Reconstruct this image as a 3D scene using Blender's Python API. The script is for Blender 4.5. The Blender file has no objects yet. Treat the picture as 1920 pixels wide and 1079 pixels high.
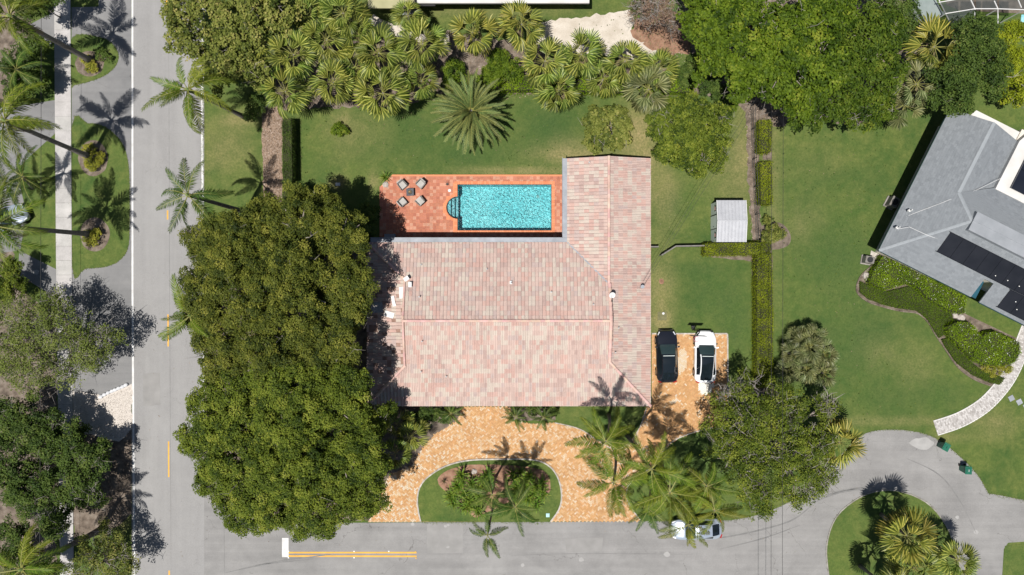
import bpy, bmesh, math, random
import numpy as np
from mathutils import Vector, Matrix, Euler

random.seed(7)
RS = np.random.RandomState(11)
C = bpy.context.scene.collection
H = 62.4            # height of the drone camera above ground, metres
S = 20.5            # ground scale used to measure the site plan
R = math.radians

# ------------------------------------------------------------------ camera, sky, sun, exposure
cam_d = bpy.data.cameras.new("camera"); cam = bpy.data.objects.new("camera", cam_d); C.objects.link(cam)
cam.location = (0, 0, H); cam.rotation_euler = (0, 0, 0)
cam_d.sensor_width = 36; cam_d.lens = 36 * H / (1920 / S); cam_d.clip_end = 3000; cam_d.clip_start = .5
bpy.context.scene.camera = cam
SHX, SHY = .20, .245                       # shadow offset per metre of height
el = math.atan(1 / math.hypot(SHX, SHY)); sun_az = math.atan2(-SHX, -SHY)   # direction to the sun
world = bpy.data.worlds.new("World"); bpy.context.scene.world = world; world.use_nodes = True
wn = world.node_tree.nodes; wl = world.node_tree.links
sky = wn.new("ShaderNodeTexSky"); sky.sky_type = 'NISHITA'; sky.sun_disc = False
sky.sun_elevation = el; sky.sun_rotation = sun_az % (2 * math.pi)
bg = wn["Background"]; bg.inputs[1].default_value = .05
wl.new(sky.outputs[0], bg.inputs[0])
sd = bpy.data.lights.new("sun", 'SUN'); sd.energy = 5.0; sd.angle = R(.5); sd.color = (1, .955, .9)
sun = bpy.data.objects.new("sun", sd); C.objects.link(sun)
sun.rotation_euler = Vector((-SHX, -SHY, 1)).to_track_quat('Z', 'Y').to_euler()
vs = bpy.context.scene.view_settings
vs.view_transform = 'Standard'; vs.look = 'None'; vs.gamma = 1; vs.exposure = .30; vs.use_curve_mapping = False
cy = bpy.context.scene.cycles
cy.max_bounces = 6; cy.diffuse_bounces = 3; cy.glossy_bounces = 2; cy.transparent_max_bounces = 8; cy.caustics_reflective = False; cy.caustics_refractive = False

# ------------------------------------------------------------------ helpers
def P(px, py, z=0.0):
    k = (H - z) / H / S
    return Vector(((px - 960) * k, (539.5 - py) * k, z))
def P2(px, py, z=0.0):
    v = P(px, py, z); return (v.x, v.y)

def put(o, name=None, parent=None, world=True):
    C.objects.link(o)
    if parent:
        o.parent = parent
        if world:
            m = Matrix.Identity(4)
            q = parent
            if q.type == 'EMPTY': m = (Matrix.Translation(q.location) @ q.rotation_euler.to_matrix().to_4x4()).inverted()
            o.matrix_parent_inverse = m
    return o
def tag(o, label=None, cat=None, group=None, kind=None):
    if label: o['label'] = label
    if cat: o['category'] = cat
    if group: o['group'] = group
    if kind: o['kind'] = kind
    return o
def thing(name, label, cat, loc=(0, 0, 0), rz=0, group=None):
    o = bpy.data.objects.new(name, None); o.empty_display_size = .3
    o.location = loc; o.rotation_euler = (0, 0, rz); C.objects.link(o)
    return tag(o, label, cat, group)

class MB:
    def __init__(s): s.v = []; s.f = []; s.m = []; s.t = []
    def add(s, vs_, fs, mi=0, t=0.5):
        b = len(s.v); s.v.extend([tuple(x) for x in vs_])
        for f in fs:
            s.f.append([i + b for i in f]); s.m.append(mi); s.t.append(t)
        return s
    def box(s, c, d, rz=0, mi=0, t=.5, rx=0, ry=0, M4=None):
        hx, hy, hz = d[0] / 2, d[1] / 2, d[2] / 2
        vs_ = [Vector((x * hx, y * hy, z * hz)) for x in (-1, 1) for y in (-1, 1) for z in (-1, 1)]
        m = Matrix.Translation(Vector(c)) @ Euler((rx, ry, rz)).to_matrix().to_4x4()
        if M4: m = M4 @ m
        vs_ = [m @ v for v in vs_]
        return s.add(vs_, [(0, 1, 3, 2), (4, 6, 7, 5), (0, 4, 5, 1), (2, 3, 7, 6), (0, 2, 6, 4), (1, 5, 7, 3)], mi, t)
    def prism(s, pts, z0, z1, mi=0, t=.5, bottom=True):
        n = len(pts)
        ar = sum(pts[i][0] * pts[(i + 1) % n][1] - pts[(i + 1) % n][0] * pts[i][1] for i in range(n))
        if ar < 0: pts = pts[::-1]
        vs_ = [(p[0], p[1], z0) for p in pts] + [(p[0], p[1], z1) for p in pts]
        fs = [tuple(range(n, 2 * n))] + [(i, (i + 1) % n, n + (i + 1) % n, n + i) for i in range(n)]
        if bottom: fs.append(tuple(range(n))[::-1])
        return s.add(vs_, fs, mi, t)
    def tube(s, pts, rad, n=6, mi=0, t=.5, cap=True):
        pts = [Vector(p) for p in pts]
        if not isinstance(rad, (list, tuple)): rad = [rad] * len(pts)
        vs_ = []; fs = []
        for i, p in enumerate(pts):
            d = (pts[min(i + 1, len(pts) - 1)] - pts[max(i - 1, 0)]).normalized()
            a = d.orthogonal().normalized() if i == 0 else (a - d * a.dot(d)).normalized()
            b = d.cross(a)
            for k in range(n):
                an = 2 * math.pi * k / n
                vs_.append(p + (a * math.cos(an) + b * math.sin(an)) * rad[i])
        for i in range(len(pts) - 1):
            for k in range(n):
                fs.append((i * n + k, i * n + (k + 1) % n, (i + 1) * n + (k + 1) % n, (i + 1) * n + k))
        if cap: fs += [tuple(range(n))[::-1], tuple(range((len(pts) - 1) * n, len(pts) * n))]
        return s.add(vs_, fs, mi, t)
    def mesh(s, name, mats, smooth=False, bevel=0):
        me = bpy.data.meshes.new(name); me.from_pydata(s.v, [], s.f)
        for m in (mats if isinstance(mats, (list, tuple)) else [mats]): me.materials.append(m)
        me.polygons.foreach_set('material_index', s.m)
        a = me.attributes.new('tint', 'FLOAT', 'FACE'); a.data.foreach_set('value', np.array(s.t, dtype=np.float32))
        if smooth: me.polygons.foreach_set('use_smooth', [True] * len(s.f))
        if any(len(f) > 8 for f in s.f) or bevel:
            bm = bmesh.new(); bm.from_mesh(me)
            if bevel: bmesh.ops.bevel(bm, geom=list(bm.edges), offset=bevel, segments=2, affect='EDGES')
            bmesh.ops.triangulate(bm, faces=[f for f in bm.faces if len(f.verts) > 4])
            bm.to_mesh(me); bm.free()
        me.update(); return me
    def build(s, name, mats, parent=None, smooth=False, world=True, bevel=0, loc=None):
        o = bpy.data.objects.new(name, s.mesh(name, mats, smooth, bevel))
        if loc is not None: o.location = loc
        return put(o, name, parent, world)

def clone(me, name, loc, rot, parent=None, sc=1.0, world=False):
    o = bpy.data.objects.new(name, me)
    o.location = loc; o.rotation_euler = rot
    o.scale = sc if isinstance(sc, (tuple, list)) else (sc, sc, sc)
    return put(o, name, parent, world)
def structure(o): o['kind'] = 'structure'; return o

def smooth_poly(pts, n=6, closed=True):
    out = []; N = len(pts)
    for i in range(N if closed else N - 1):
        g = (lambda j: pts[j % N]) if closed else (lambda j: pts[max(0, min(N - 1, j))])
        p0, p1, p2, p3 = g(i - 1), g(i), g(i + 1), g(i + 2)
        for k in range(n):
            t = k / n
            out.append(tuple(.5 * ((2 * p1[a]) + (-p0[a] + p2[a]) * t + (2 * p0[a] - 5 * p1[a] + 4 * p2[a] - p3[a]) * t * t +
                       (-p0[a] + 3 * p1[a] - 3 * p2[a] + p3[a]) * t ** 3) for a in range(2)))
    if not closed: out.append(tuple(pts[-1]))
    return out
def inside(poly, X, Y):
    X = np.asarray(X); Y = np.asarray(Y); r = np.zeros(X.shape, bool); n = len(poly)
    for i in range(n):
        x0, y0 = poly[i][:2]; x1, y1 = poly[(i + 1) % n][:2]
        if y0 == y1: continue
        c = ((y0 > Y) != (y1 > Y)) & (X < (x1 - x0) * (Y - y0) / (y1 - y0) + x0)
        r ^= c
    return r
def sample(poly, n):
    xs = [p[0] for p in poly]; ys = [p[1] for p in poly]
    out = np.zeros((0, 2))
    while len(out) < n:
        q = np.column_stack([RS.uniform(min(xs), max(xs), n * 2), RS.uniform(min(ys), max(ys), n * 2)])
        out = np.vstack([out, q[inside(poly, q[:, 0], q[:, 1])]])
    return out[:n]
def area(poly):
    n = len(poly); return abs(sum(poly[i][0] * poly[(i + 1) % n][1] - poly[(i + 1) % n][0] * poly[i][1] for i in range(n))) / 2
def rough_edge(poly, amp, step=.35):
    out = []; n = len(poly)
    for i in range(n):
        a = Vector(poly[i][:2]); b = Vector(poly[(i + 1) % n][:2]); k = max(1, int((b - a).length / step))
        for j in range(k):
            p = a.lerp(b, j / k); out.append((p.x + random.uniform(-amp, amp), p.y + random.uniform(-amp, amp)))
    return out

# ------------------------------------------------------------------ materials
def new_mat(name):
    m = bpy.data.materials.new(name); m.use_nodes = True
    nt = m.node_tree; b = nt.nodes["Principled BSDF"]
    return m, nt, b
def node(nt, t, **kw):
    n = nt.nodes.new(t)
    for k, v in kw.items(): setattr(n, k, v)
    return n
def ramp(nt, cols, interp='LINEAR', pos=None):
    r = nt.nodes.new("ShaderNodeValToRGB"); r.color_ramp.interpolation = interp
    e = r.color_ramp.elements; n = len(cols)
    while len(e) < n: e.new(.5)
    for i, c in enumerate(cols):
        e[i].position = pos[i] if pos else (i / max(1, n - 1) if interp == 'LINEAR' else i / n)
        e[i].color = (*c, 1)
    return r
def noise(nt, vec, scale, detail=4, rough=.55, dist=0):
    n = nt.nodes.new("ShaderNodeTexNoise"); n.inputs['Scale'].default_value = scale
    n.inputs['Detail'].default_value = detail; n.inputs['Roughness'].default_value = rough
    n.inputs['Distortion'].default_value = dist
    nt.links.new(vec, n.inputs['Vector']); return n.outputs['Fac']
def math_(nt, op, a, b=None, clamp=False):
    n = nt.nodes.new("ShaderNodeMath"); n.operation = op; n.use_clamp = clamp
    for i, x in enumerate((a, b)):
        if x is None: continue
        if isinstance(x, (int, float)): n.inputs[i].default_value = x
        else: nt.links.new(x, n.inputs[i])
    return n.outputs[0]
def mix(nt, fac, a, b, mode='MIX'):
    n = nt.nodes.new("ShaderNodeMix"); n.data_type = 'RGBA'; n.blend_type = mode
    for s_, x in ((n.inputs[0], fac), (n.inputs[6], a), (n.inputs[7], b)):
        if isinstance(x, (int, float)): s_.default_value = x
        elif isinstance(x, tuple): s_.default_value = (*x, 1)
        else: nt.links.new(x, s_)
    return n.outputs[2]
def pos_(nt, stretch=None, objc=False):
    if objc: o = nt.nodes.new("ShaderNodeTexCoord").outputs['Object']
    else: o = nt.nodes.new("ShaderNodeNewGeometry").outputs['Position']
    if stretch:
        mp = nt.nodes.new("ShaderNodeMapping"); mp.inputs['Scale'].default_value = stretch
        nt.links.new(o, mp.inputs[0]); o = mp.outputs[0]
    return o
def contrast(nt, x, k, c=.5):
    return math_(nt, 'ADD', math_(nt, 'MULTIPLY', math_(nt, 'SUBTRACT', x, c), k), .5, True)
def bump(nt, b, h, strength=.4, dist=.05):
    n = nt.nodes.new("ShaderNodeBump"); n.inputs['Strength'].default_value = strength; n.inputs['Distance'].default_value = dist
    nt.links.new(h, n.inputs['Height']); nt.links.new(n.outputs[0], b.inputs['Normal'])

def M(name, cols, scale=2., rough=.8, bmp=0, bscale=30, attr=False, objr=0, spec=.3, metal=0, transl=0, stretch=None, k=2.2,
      amp=.25, coat=0, interp='LINEAR', objc=False, fine=0):
    m, nt, b = new_mat(name); L = nt.links
    v = pos_(nt, stretch, objc)
    nz = noise(nt, v, scale, 5)
    if attr:
        a = nt.nodes.new("ShaderNodeAttribute"); a.attribute_name = 'tint'
        f = math_(nt, 'ADD', a.outputs['Fac'], math_(nt, 'MULTIPLY', math_(nt, 'SUBTRACT', nz, .5), amp), True)
    else: f = contrast(nt, nz, k)
    r = ramp(nt, cols, interp); L.new(f, r.inputs[0]); col = r.outputs[0]
    if fine:
        fn = contrast(nt, noise(nt, v, bscale, 3), 2.5)
        col = mix(nt, fine, col, mix(nt, fn, (.25, .25, .25), (1, 1, 1)), 'MULTIPLY')
    if objr:
        oi = nt.nodes.new("ShaderNodeObjectInfo"); hs = nt.nodes.new("ShaderNodeHueSaturation")
        L.new(math_(nt, 'ADD', math_(nt, 'MULTIPLY', oi.outputs['Random'], 2 * objr), 1 - objr), hs.inputs['Value'])
        L.new(math_(nt, 'ADD', math_(nt, 'MULTIPLY', math_(nt, 'FRACT', math_(nt, 'MULTIPLY', oi.outputs['Random'], 7.31)), .05), .475), hs.inputs['Hue'])
        L.new(col, hs.inputs['Color']); col = hs.outputs[0]
    L.new(col, b.inputs['Base Color'])
    b.inputs['Roughness'].default_value = rough; b.inputs['Metallic'].default_value = metal
    b.inputs['Specular IOR Level'].default_value = spec; b.inputs['Coat Weight'].default_value = coat
    if bmp: bump(nt, b, noise(nt, v, bscale, 4), bmp)
    if transl:
        t = nt.nodes.new("ShaderNodeBsdfTranslucent"); L.new(mix(nt, 1.0, col, (1.25, 1.35, .45), 'MULTIPLY'), t.inputs[0])
        mx = nt.nodes.new("ShaderNodeMixShader"); mx.inputs[0].default_value = transl
        L.new(b.outputs[0], mx.inputs[1]); L.new(t.outputs[0], mx.inputs[2]); L.new(mx.outputs[0], nt.nodes['Material Output'].inputs[0])
    return m

def lawn_mat():
    m, nt, b = new_mat("lawn_grass"); L = nt.links; v = pos_(nt)
    big = contrast(nt, noise(nt, v, .14, 4, .55, .6), 3.6)
    mid = contrast(nt, noise(nt, v, .55, 6, .7, .4), 3.4)
    fine = contrast(nt, noise(nt, v, 5.5, 4, .7), 2.6)
    mic = contrast(nt, noise(nt, v, 26, 2, .7), 2.2)
    c = mix(nt, big, (.056, .104, .030), (.100, .148, .038))
    mid2 = contrast(nt, noise(nt, v, 1.7, 5, .7, .5), 3.4)
    c = mix(nt, math_(nt, 'MULTIPLY', mid, .78), c, (.160, .182, .056))
    c = mix(nt, math_(nt, 'MULTIPLY', mid2, .55), c, (.050, .095, .024))
    at = nt.nodes.new("ShaderNodeAttribute"); at.attribute_name = 'lush'
    c = mix(nt, math_(nt, 'MULTIPLY', at.outputs['Fac'], math_(nt, 'ADD', math_(nt, 'MULTIPLY', mid, .5), .5)), c, (.040, .088, .030))
    ad = nt.nodes.new("ShaderNodeAttribute"); ad.attribute_name = 'dry'
    dry = math_(nt, 'MULTIPLY', ad.outputs['Fac'], math_(nt, 'ADD', math_(nt, 'MULTIPLY', fine, .6), .5), True)
    c = mix(nt, dry, c, mix(nt, mid, (.26, .23, .10), (.36, .28, .16)))
    c = mix(nt, .42, c, mix(nt, fine, (.50, .55, .45), (1.3, 1.22, 1.15)), 'MULTIPLY')
    c = mix(nt, .55, c, mix(nt, mic, (.42, .5, .42), (1.35, 1.28, 1.2)), 'MULTIPLY')
    L.new(c, b.inputs['Base Color']); b.inputs['Roughness'].default_value = .9; b.inputs['Specular IOR Level'].default_value = .1
    bump(nt, b, mic, .6, .04)
    return m
def asphalt_mat(name, c0, c1, axis, crack=.5):
    m, nt, b = new_mat(name); L = nt.links; v = pos_(nt)
    st = pos_(nt, (2.2, .05, 1) if axis == 'y' else (.05, 2.2, 1))
    streak = contrast(nt, noise(nt, st, .8, 4), 2.0)
    big = contrast(nt, noise(nt, v, .22, 5, .6, .5), 2.4)
    blot = contrast(nt, noise(nt, v, 1.4, 5, .6), 2.)
    mic = contrast(nt, noise(nt, v, 22, 3, .8), 2.5)
    f = math_(nt, 'ADD', math_(nt, 'MULTIPLY', big, .5), math_(nt, 'ADD', math_(nt, 'MULTIPLY', streak, .3), math_(nt, 'MULTIPLY', blot, .2)))
    c = mix(nt, f, c0, c1)
    c = mix(nt, .22, c, mix(nt, mic, (.3, .3, .3), (1.3, 1.3, 1.3)), 'MULTIPLY')
    vo = nt.nodes.new("ShaderNodeTexVoronoi"); vo.feature = 'DISTANCE_TO_EDGE'; vo.inputs['Scale'].default_value = .22
    dn = nt.nodes.new("ShaderNodeTexNoise"); dn.inputs['Scale'].default_value = 1.3; dn.inputs['Detail'].default_value = 5; L.new(v, dn.inputs[0])
    va = nt.nodes.new("ShaderNodeVectorMath"); va.operation = 'MULTIPLY_ADD'; L.new(dn.outputs['Color'], va.inputs[0])
    va.inputs[1].default_value = (1.6, 1.6, 0); L.new(v, va.inputs[2]); L.new(va.outputs[0], vo.inputs['Vector'])
    cr = math_(nt, 'MULTIPLY', math_(nt, 'LESS_THAN', vo.outputs['Distance'], .0035), math_(nt, 'GREATER_THAN', noise(nt, v, .3, 2), .53))
    c = mix(nt, math_(nt, 'MULTIPLY', cr, crack), c, (.07, .065, .06))
    L.new(c, b.inputs['Base Color']); b.inputs['Roughness'].default_value = .85; b.inputs['Specular IOR Level'].default_value = .25
    bump(nt, b, mic, .3, .02)
    return m

m_lawn = lawn_mat()
m_road = asphalt_mat("road_asphalt", (.225, .222, .218), (.30, .297, .29), 'y', .15)
m_street = asphalt_mat("street_asphalt", (.160, .158, .154), (.310, .305, .296), 'x', .45)
m_apron = asphalt_mat("apron_asphalt", (.13, .132, .134), (.245, .243, .24), 'x', .4)
m_conc = M("sidewalk_concrete", [(.37, .36, .345), (.48, .465, .45)], .9, .85, .3, 25, objr=.05, fine=.22)
m_kerbd = M("weathered_kerb", [(.14, .13, .115), (.34, .32, .29)], 1.6, .9, .3, 20)
m_kerb = M("kerb_concrete", [(.24, .215, .185), (.50, .46, .41)], 2.5, .85, .3, 20)
m_white = M("road_paint_white", [(.46, .46, .45), (.62, .62, .61)], 1.5, .7, k=3)
m_yellow = M("road_paint_yellow", [(.50, .27, .04), (.70, .37, .05)], 1.5, .7)
m_soil = M("bed_soil", [(.07, .055, .042), (.17, .135, .105), (.26, .22, .18)], 1.8, .95, .7, 18, fine=.4)
m_mulch = M("bark_mulch", [(.17, .095, .06), (.30, .17, .11), (.36, .23, .16)], 2., .95, .7, 18, fine=.4)
m_litter = M("leaf_litter", [(.10, .07, .045), (.24, .17, .12), (.38, .31, .26)], 3, .9, .6, 14, attr=True, amp=.6)
m_sand = M("pale_sand", [(.42, .37, .30), (.62, .57, .50)], .8, .95, .5, 12, fine=.25)
m_gravel = M("gravel_stone", [(.35, .31, .27), (.62, .58, .53)], 3, .9, .6, 12, attr=True, amp=.5)
ROOFC = [(0.410, 0.297, 0.262), (0.480, 0.405, 0.346), (0.495, 0.335, 0.285), (0.455, 0.339, 0.295), (0.495, 0.372, 0.323), (0.475, 0.316, 0.271), (0.495, 0.424, 0.363), (0.436, 0.344, 0.313)]
m_tile = M("roof_tile", ROOFC, 2.2, .8, .2, 20, attr=True, amp=.06, interp='CONSTANT', fine=.18)
def grime(m, k=.35, sc=.5, stretch=None):
    nt = m.node_tree; b = nt.nodes["Principled BSDF"]; l = b.inputs['Base Color'].links[0]; src = l.from_socket
    f = contrast(nt, noise(nt, pos_(nt, stretch), sc, 6, .65, .6), 3.2); f2 = contrast(nt, noise(nt, pos_(nt), 7, 4, .7), 3)
    c = mix(nt, math_(nt, 'MULTIPLY', math_(nt, 'MULTIPLY', f, f2), k), src, mix(nt, 1.0, src, (.45, .44, .46), 'MULTIPLY')); nt.links.new(c, b.inputs['Base Color'])
grime(m_tile, .45, .45); grime(m_paver, .5, .5) if 'm_paver' in globals() else None
m_cap = M("ridge_tile", [(.44, .28, .235), (.56, .40, .35)], 1.5, .8, .2, 20, objr=.08)
m_deck = M("roof_underlay", [(.20, .12, .09), (.33, .22, .18)], 2, .9)
m_wall = M("house_stucco", [(.55, .50, .43), (.62, .57, .5)], 1, .85, .2, 30)
m_gut = M("grey_metal_flashing", [(.20, .215, .235), (.31, .33, .36)], 1.5, .6, .1, 8)
m_frame = M("white_frame", [(.56, .56, .55), (.62, .62, .61)], 2, .4)
PAVE = [(0.476, 0.260, 0.102), (0.546, 0.325, 0.146), (0.566, 0.407, 0.254), (0.495, 0.280, 0.123), (0.588, 0.469, 0.320), (0.556, 0.306, 0.132), (0.466, 0.255, 0.112), (0.588, 0.375, 0.188), (0.588, 0.509, 0.394), (0.749, 0.732, 0.648)]
m_paver = M("driveway_paver", PAVE, 3., .85, .3, 22, attr=True, amp=.03, interp='CONSTANT', fine=.15)
m_pbase = M("paver_joint_sand", [(.34, .22, .13), (.44, .30, .19)], 2, .95)
TERR = [(.33, .11, .065), (.47, .185, .12), (.43, .16, .095), (.54, .27, .18), (.39, .14, .08), (.56, .34, .24)]
m_terr = M("terracotta_tile", TERR, 2., .75, .2, 20, attr=True, amp=.1, fine=.22)
m_coping = M("terracotta_coping", [(.50, .17, .075), (.60, .24, .12)], 2, .7, .2, 20, attr=True, amp=.5)
m_shingle = M("grey_shingle", [(.166, .182, .196), (.190, .207, .221), (.208, .226, .241), (.176, .193, .207)], 1.2, .85, .3, 30, attr=True, amp=.1, fine=.2)
m_ridge_g = M("grey_ridge_shingle", [(.22, .24, .255), (.26, .28, .295)], 1.5, .85)
m_flatgrey = M("grey_metal_roof", [(.20, .215, .23), (.27, .285, .305)], .8, .5, .1, 6)
m_flatwhite = M("white_flat_roof", [(.46, .45, .425), (.60, .59, .57)], .6, .8, .2, 6)
m_darkteal = M("dark_teal_trim", [(.02, .05, .055), (.03, .07, .08)], 1, .4)
m_solar = M("solar_panel_glass", [(.006, .008, .014), (.014, .017, .026)], .5, .3, spec=.4)
m_solarmat = M("solar_heater_rubber", [(.006, .008, .013), (.013, .015, .021)], .8, .7, .2, 14, spec=.12)
m_solframe = M("panel_frame", [(.10, .10, .11), (.18, .18, .19)], 2, .4, metal=.6)
m_shedw = M("shed_wall", [(.40, .46, .42), (.46, .52, .48)], 1.5, .6)
m_shedr = M("shed_roof_metal", [(.36, .37, .39), (.45, .46, .48)], .9, .4, metal=.1)
m_dark = M("dark_plastic", [(.012, .012, .014), (.03, .03, .032)], 3, .6)
m_gwin = M("window_glass", [(.02, .03, .035), (.03, .045, .05)], 1, .08, spec=.6)
m_bark = M("grey_bark", [(.17, .14, .12), (.34, .30, .265)], 3, .9, .7, 14)
m_twig = M("pale_twig", [(.15, .135, .12), (.30, .275, .25)], 4, .9)
m_ptrunk = M("palm_trunk_bark", [(.11, .10, .09), (.24, .215, .195)], 3, .9, .6, 8, stretch=(1, 1, 4))
m_crownshaft = M("green_crownshaft", [(.10, .15, .04), (.16, .20, .06)], 2, .6)
def LM(name, cols, **kw): return M(name, cols, .55, .6, attr=True, spec=.12, transl=.16, amp=.7, **kw)
m_fic1 = LM("ficus_leaf_olive", [(.018, .031, .005), (.062, .079, .011), (.128, .142, .020), (.215, .21, .036)])
m_fic2 = LM("ficus_leaf_green", [(.020, .038, .005), (.066, .096, .010), (.132, .168, .018), (.225, .24, .036)])
m_bright = LM("bright_leaf", [(.020, .042, .003), (.056, .094, .006), (.100, .150, .010), (.175, .205, .022)])
m_brightd = LM("deep_bright_leaf", [(.016, .034, .003), (.042, .074, .006), (.078, .118, .010), (.130, .160, .020)])
m_dkleaf = LM("dark_leaf", [(.022, .042, .009), (.045, .078, .014), (.075, .115, .02), (.12, .15, .035)])
m_grape = LM("seagrape_leaf", [(.040, .058, .010), (.110, .132, .024), (.190, .205, .045), (.28, .25, .08)])
m_sage = LM("sage_leaf", [(.040, .060, .014), (.095, .125, .024), (.145, .180, .036), (.20, .22, .07)])
m_yell = LM("yellow_leaf", [(.10, .12, .012), (.19, .20, .02), (.27, .26, .035), (.33, .29, .05)])
m_hedge = LM("hedge_leaf", [(.070, .090, .005), (.150, .190, .008), (.215, .255, .012), (.28, .28, .03)])
m_hedgeb = LM("white_flowering_hedge_leaf", [(.060, .110, .004), (.115, .190, .005), (.160, .245, .008), (.21, .29, .012)])
m_cover = LM("dark_groundcover_leaf", [(.042, .075, .005), (.065, .11, .006), (.080, .135, .008), (.11, .16, .012)])
m_brown = LM("dry_brown_leaf", [(.11, .07, .05), (.20, .13, .095), (.27, .19, .14), (.12, .15, .05)])
m_redlf = LM("dark_red_leaf", [(.045, .085, .012), (.075, .12, .02), (.10, .15, .03), (.06, .02, .02)])
m_core = M("hedge_branches", [(.020, .022, .010), (.04, .042, .018)], 2, .95)
m_flower = M("white_flower", [(.7, .7, .65), (.8, .8, .78)], 2, .7)
def FM(name, cols): return M(name, cols, 2.5, .55, attr=True, objr=.25, spec=.2, transl=.15, amp=.35)
m_feather = FM("feather_palm_frond", [(.034, .058, .006), (.090, .132, .010), (.165, .200, .018)])
m_featherd = FM("dark_feather_frond", [(.016, .035, .006), (.048, .085, .012), (.095, .138, .022)])
m_feathery = FM("yellow_feather_frond", [(.050, .068, .007), (.115, .142, .012), (.22, .21, .022)])
def FM2(name, cols): return M(name, cols, 2.5, .45, attr=True, objr=.32, spec=.32, transl=.12, amp=.35)
m_fan = FM2("fan_palm_leaf", [(.044, .072, .008), (.128, .165, .022), (.290, .315, .070)])
m_fany = FM2("yellow_fan_leaf", [(.060, .078, .010), (.165, .182, .026), (.36, .33, .07)])
m_fans = FM2("silver_fan_leaf", [(.050, .066, .018), (.125, .145, .050), (.23, .24, .11)])
m_date = FM("date_palm_frond", [(.055, .082, .024), (.115, .150, .045), (.185, .205, .062)])
m_petiole = M("palm_petiole", [(.16, .17, .04), (.26, .25, .07)], 3, .6)
m_water = None

grime(m_paver, .4, .5); grime(m_terr, .7, .6); grime(m_road, .25, .6, (1, .15, 1)); grime(m_street, .3, .5, (.2, 1, 1)); grime(m_conc, .4, .8); grime(m_shedr, .4, .9); grime(m_shingle, .25, .4)
# ------------------------------------------------------------------ the ground and all flat surfaces
def sheet(name, poly_px, m, z, smooth=0, rough=0, kind='structure', thick=0, parent=None):
    if smooth: poly_px = smooth_poly(poly_px, smooth)
    pts = [P2(x, y) for x, y in poly_px]
    if rough: pts = rough_edge(pts, rough)
    mb = MB()
    if thick: mb.prism(pts, z - thick, z)
    else:
        n = len(pts); ar = sum(pts[i][0] * pts[(i + 1) % n][1] - pts[(i + 1) % n][0] * pts[i][1] for i in range(n))
        if ar < 0: pts = pts[::-1]
        mb.add([(x, y, z) for x, y in pts], [tuple(range(n))])
    o = mb.build(name, m, parent)
    if kind: o['kind'] = kind
    return o

# lawn: one sheet to the horizon, fine in view so that dry and lush patches can be painted per vertex
xs = np.concatenate([[-900, -400, -200, -100], np.arange(-56, 56.01, .4), [100, 200, 400, 900]])
ys = np.concatenate([[-900, -400, -200, -100], np.arange(-34, 34.01, .4), [100, 200, 400, 900]])
X, Y = np.meshgrid(xs, ys); nx, ny = len(xs), len(ys)
dry = np.zeros(X.shape); lush = np.zeros(X.shape)
def blob(arr, px, py, rx, ry, s):
    p = P(px, py); arr += s * np.exp(-(((X - p.x) / (rx / S)) ** 2 + ((Y - p.y) / (ry / S)) ** 2))
for b_ in [(1195, 240, 40, 45, .7), (1205, 300, 26, 50, .6), (1240, 345, 36, 36, .4), (1075, 292, 70, 14, .8), (980, 322, 110, 8, .7), (1240, 560, 22, 70, .7),
           (1245, 400, 22, 60, .3), (1370, 330, 40, 70, .35), (1395, 260, 20, 80, .4), (660, 250, 60, 50, .25), (640, 230, 16, 16, .4), (632, 345, 16, 12, .7), (1240, 600, 16, 12, .8),
           (420, 280, 60, 60, .35), (450, 225, 40, 12, .6), (1500, 420, 40, 30, .25), (1700, 790, 160, 8, .35), (1790, 820, 40, 10, .35), (1870, 795, 40, 30, .3), (1690, 540, 60, 40, .05),
           (1450, 300, 14, 200, .3), (1130, 780, 70, 18, .45), (160, 5, 60, 10, .3), (230, 130, 14, 30, .5), (1530, 300, 60, 40, .12), (1650, 660, 30, 30, .25), (1720, 680, 30, 40, .25),
           (210, 470, 40, 20, .2), (228, 960, 16, 40, .7), (700, 340, 10, 18, .6), (1060, 270, 50, 16, .3), (880, 20, 220, 14, .3)]:
    blob(dry, *b_)
for b_ in [(1030, 240, 60, 50, .8), (880, 290, 90, 30, .7), (780, 235, 70, 30, .5), (610, 310, 40, 25, .4), (720, 280, 60, 26, .35), (1330, 560, 70, 60, .55), (1380, 620, 30, 70, .5), (1540, 470, 90, 80, .35),
           (1260, 385, 26, 30, .6), (1600, 480, 70, 60, .35), (1590, 650, 110, 90, .6), (1680, 760, 60, 50, .4), (1770, 740, 50, 40, .5), (1320, 850, 60, 60, .6), (1500, 360, 60, 60, .3), (1630, 330, 40, 40, .35),
           (850, 940, 50, 40, .3), (1300, 505, 70, 14, .4), (1590, 1010, 30, 60, .2)]:
    blob(lush, *b_)
vv = np.column_stack([X.ravel(), Y.ravel(), np.zeros(X.size)])
bx0, by0 = P2(832, 440); bx1, by1 = P2(1040, 340)
ff = []
for j in range(ny - 1):
    for i in range(nx - 1):
        cx_, cy_ = (xs[i] + xs[i + 1]) / 2, (ys[j] + ys[j + 1]) / 2
        if bx0 < cx_ < bx1 and by0 < cy_ < by1: continue
        a = j * nx + i; ff.append((a, a + 1, a + nx + 1, a + nx))
me = bpy.data.meshes.new("lawn"); me.from_pydata(vv.tolist(), [], ff); me.materials.append(m_lawn)
for nm, arr in (('dry', dry), ('lush', lush)):
    at = me.attributes.new(nm, 'FLOAT', 'POINT'); at.data.foreach_set('value', np.clip(arr, 0, 1).ravel().astype(np.float32))
lawn = structure(put(bpy.data.objects.new("lawn", me)))

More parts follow.
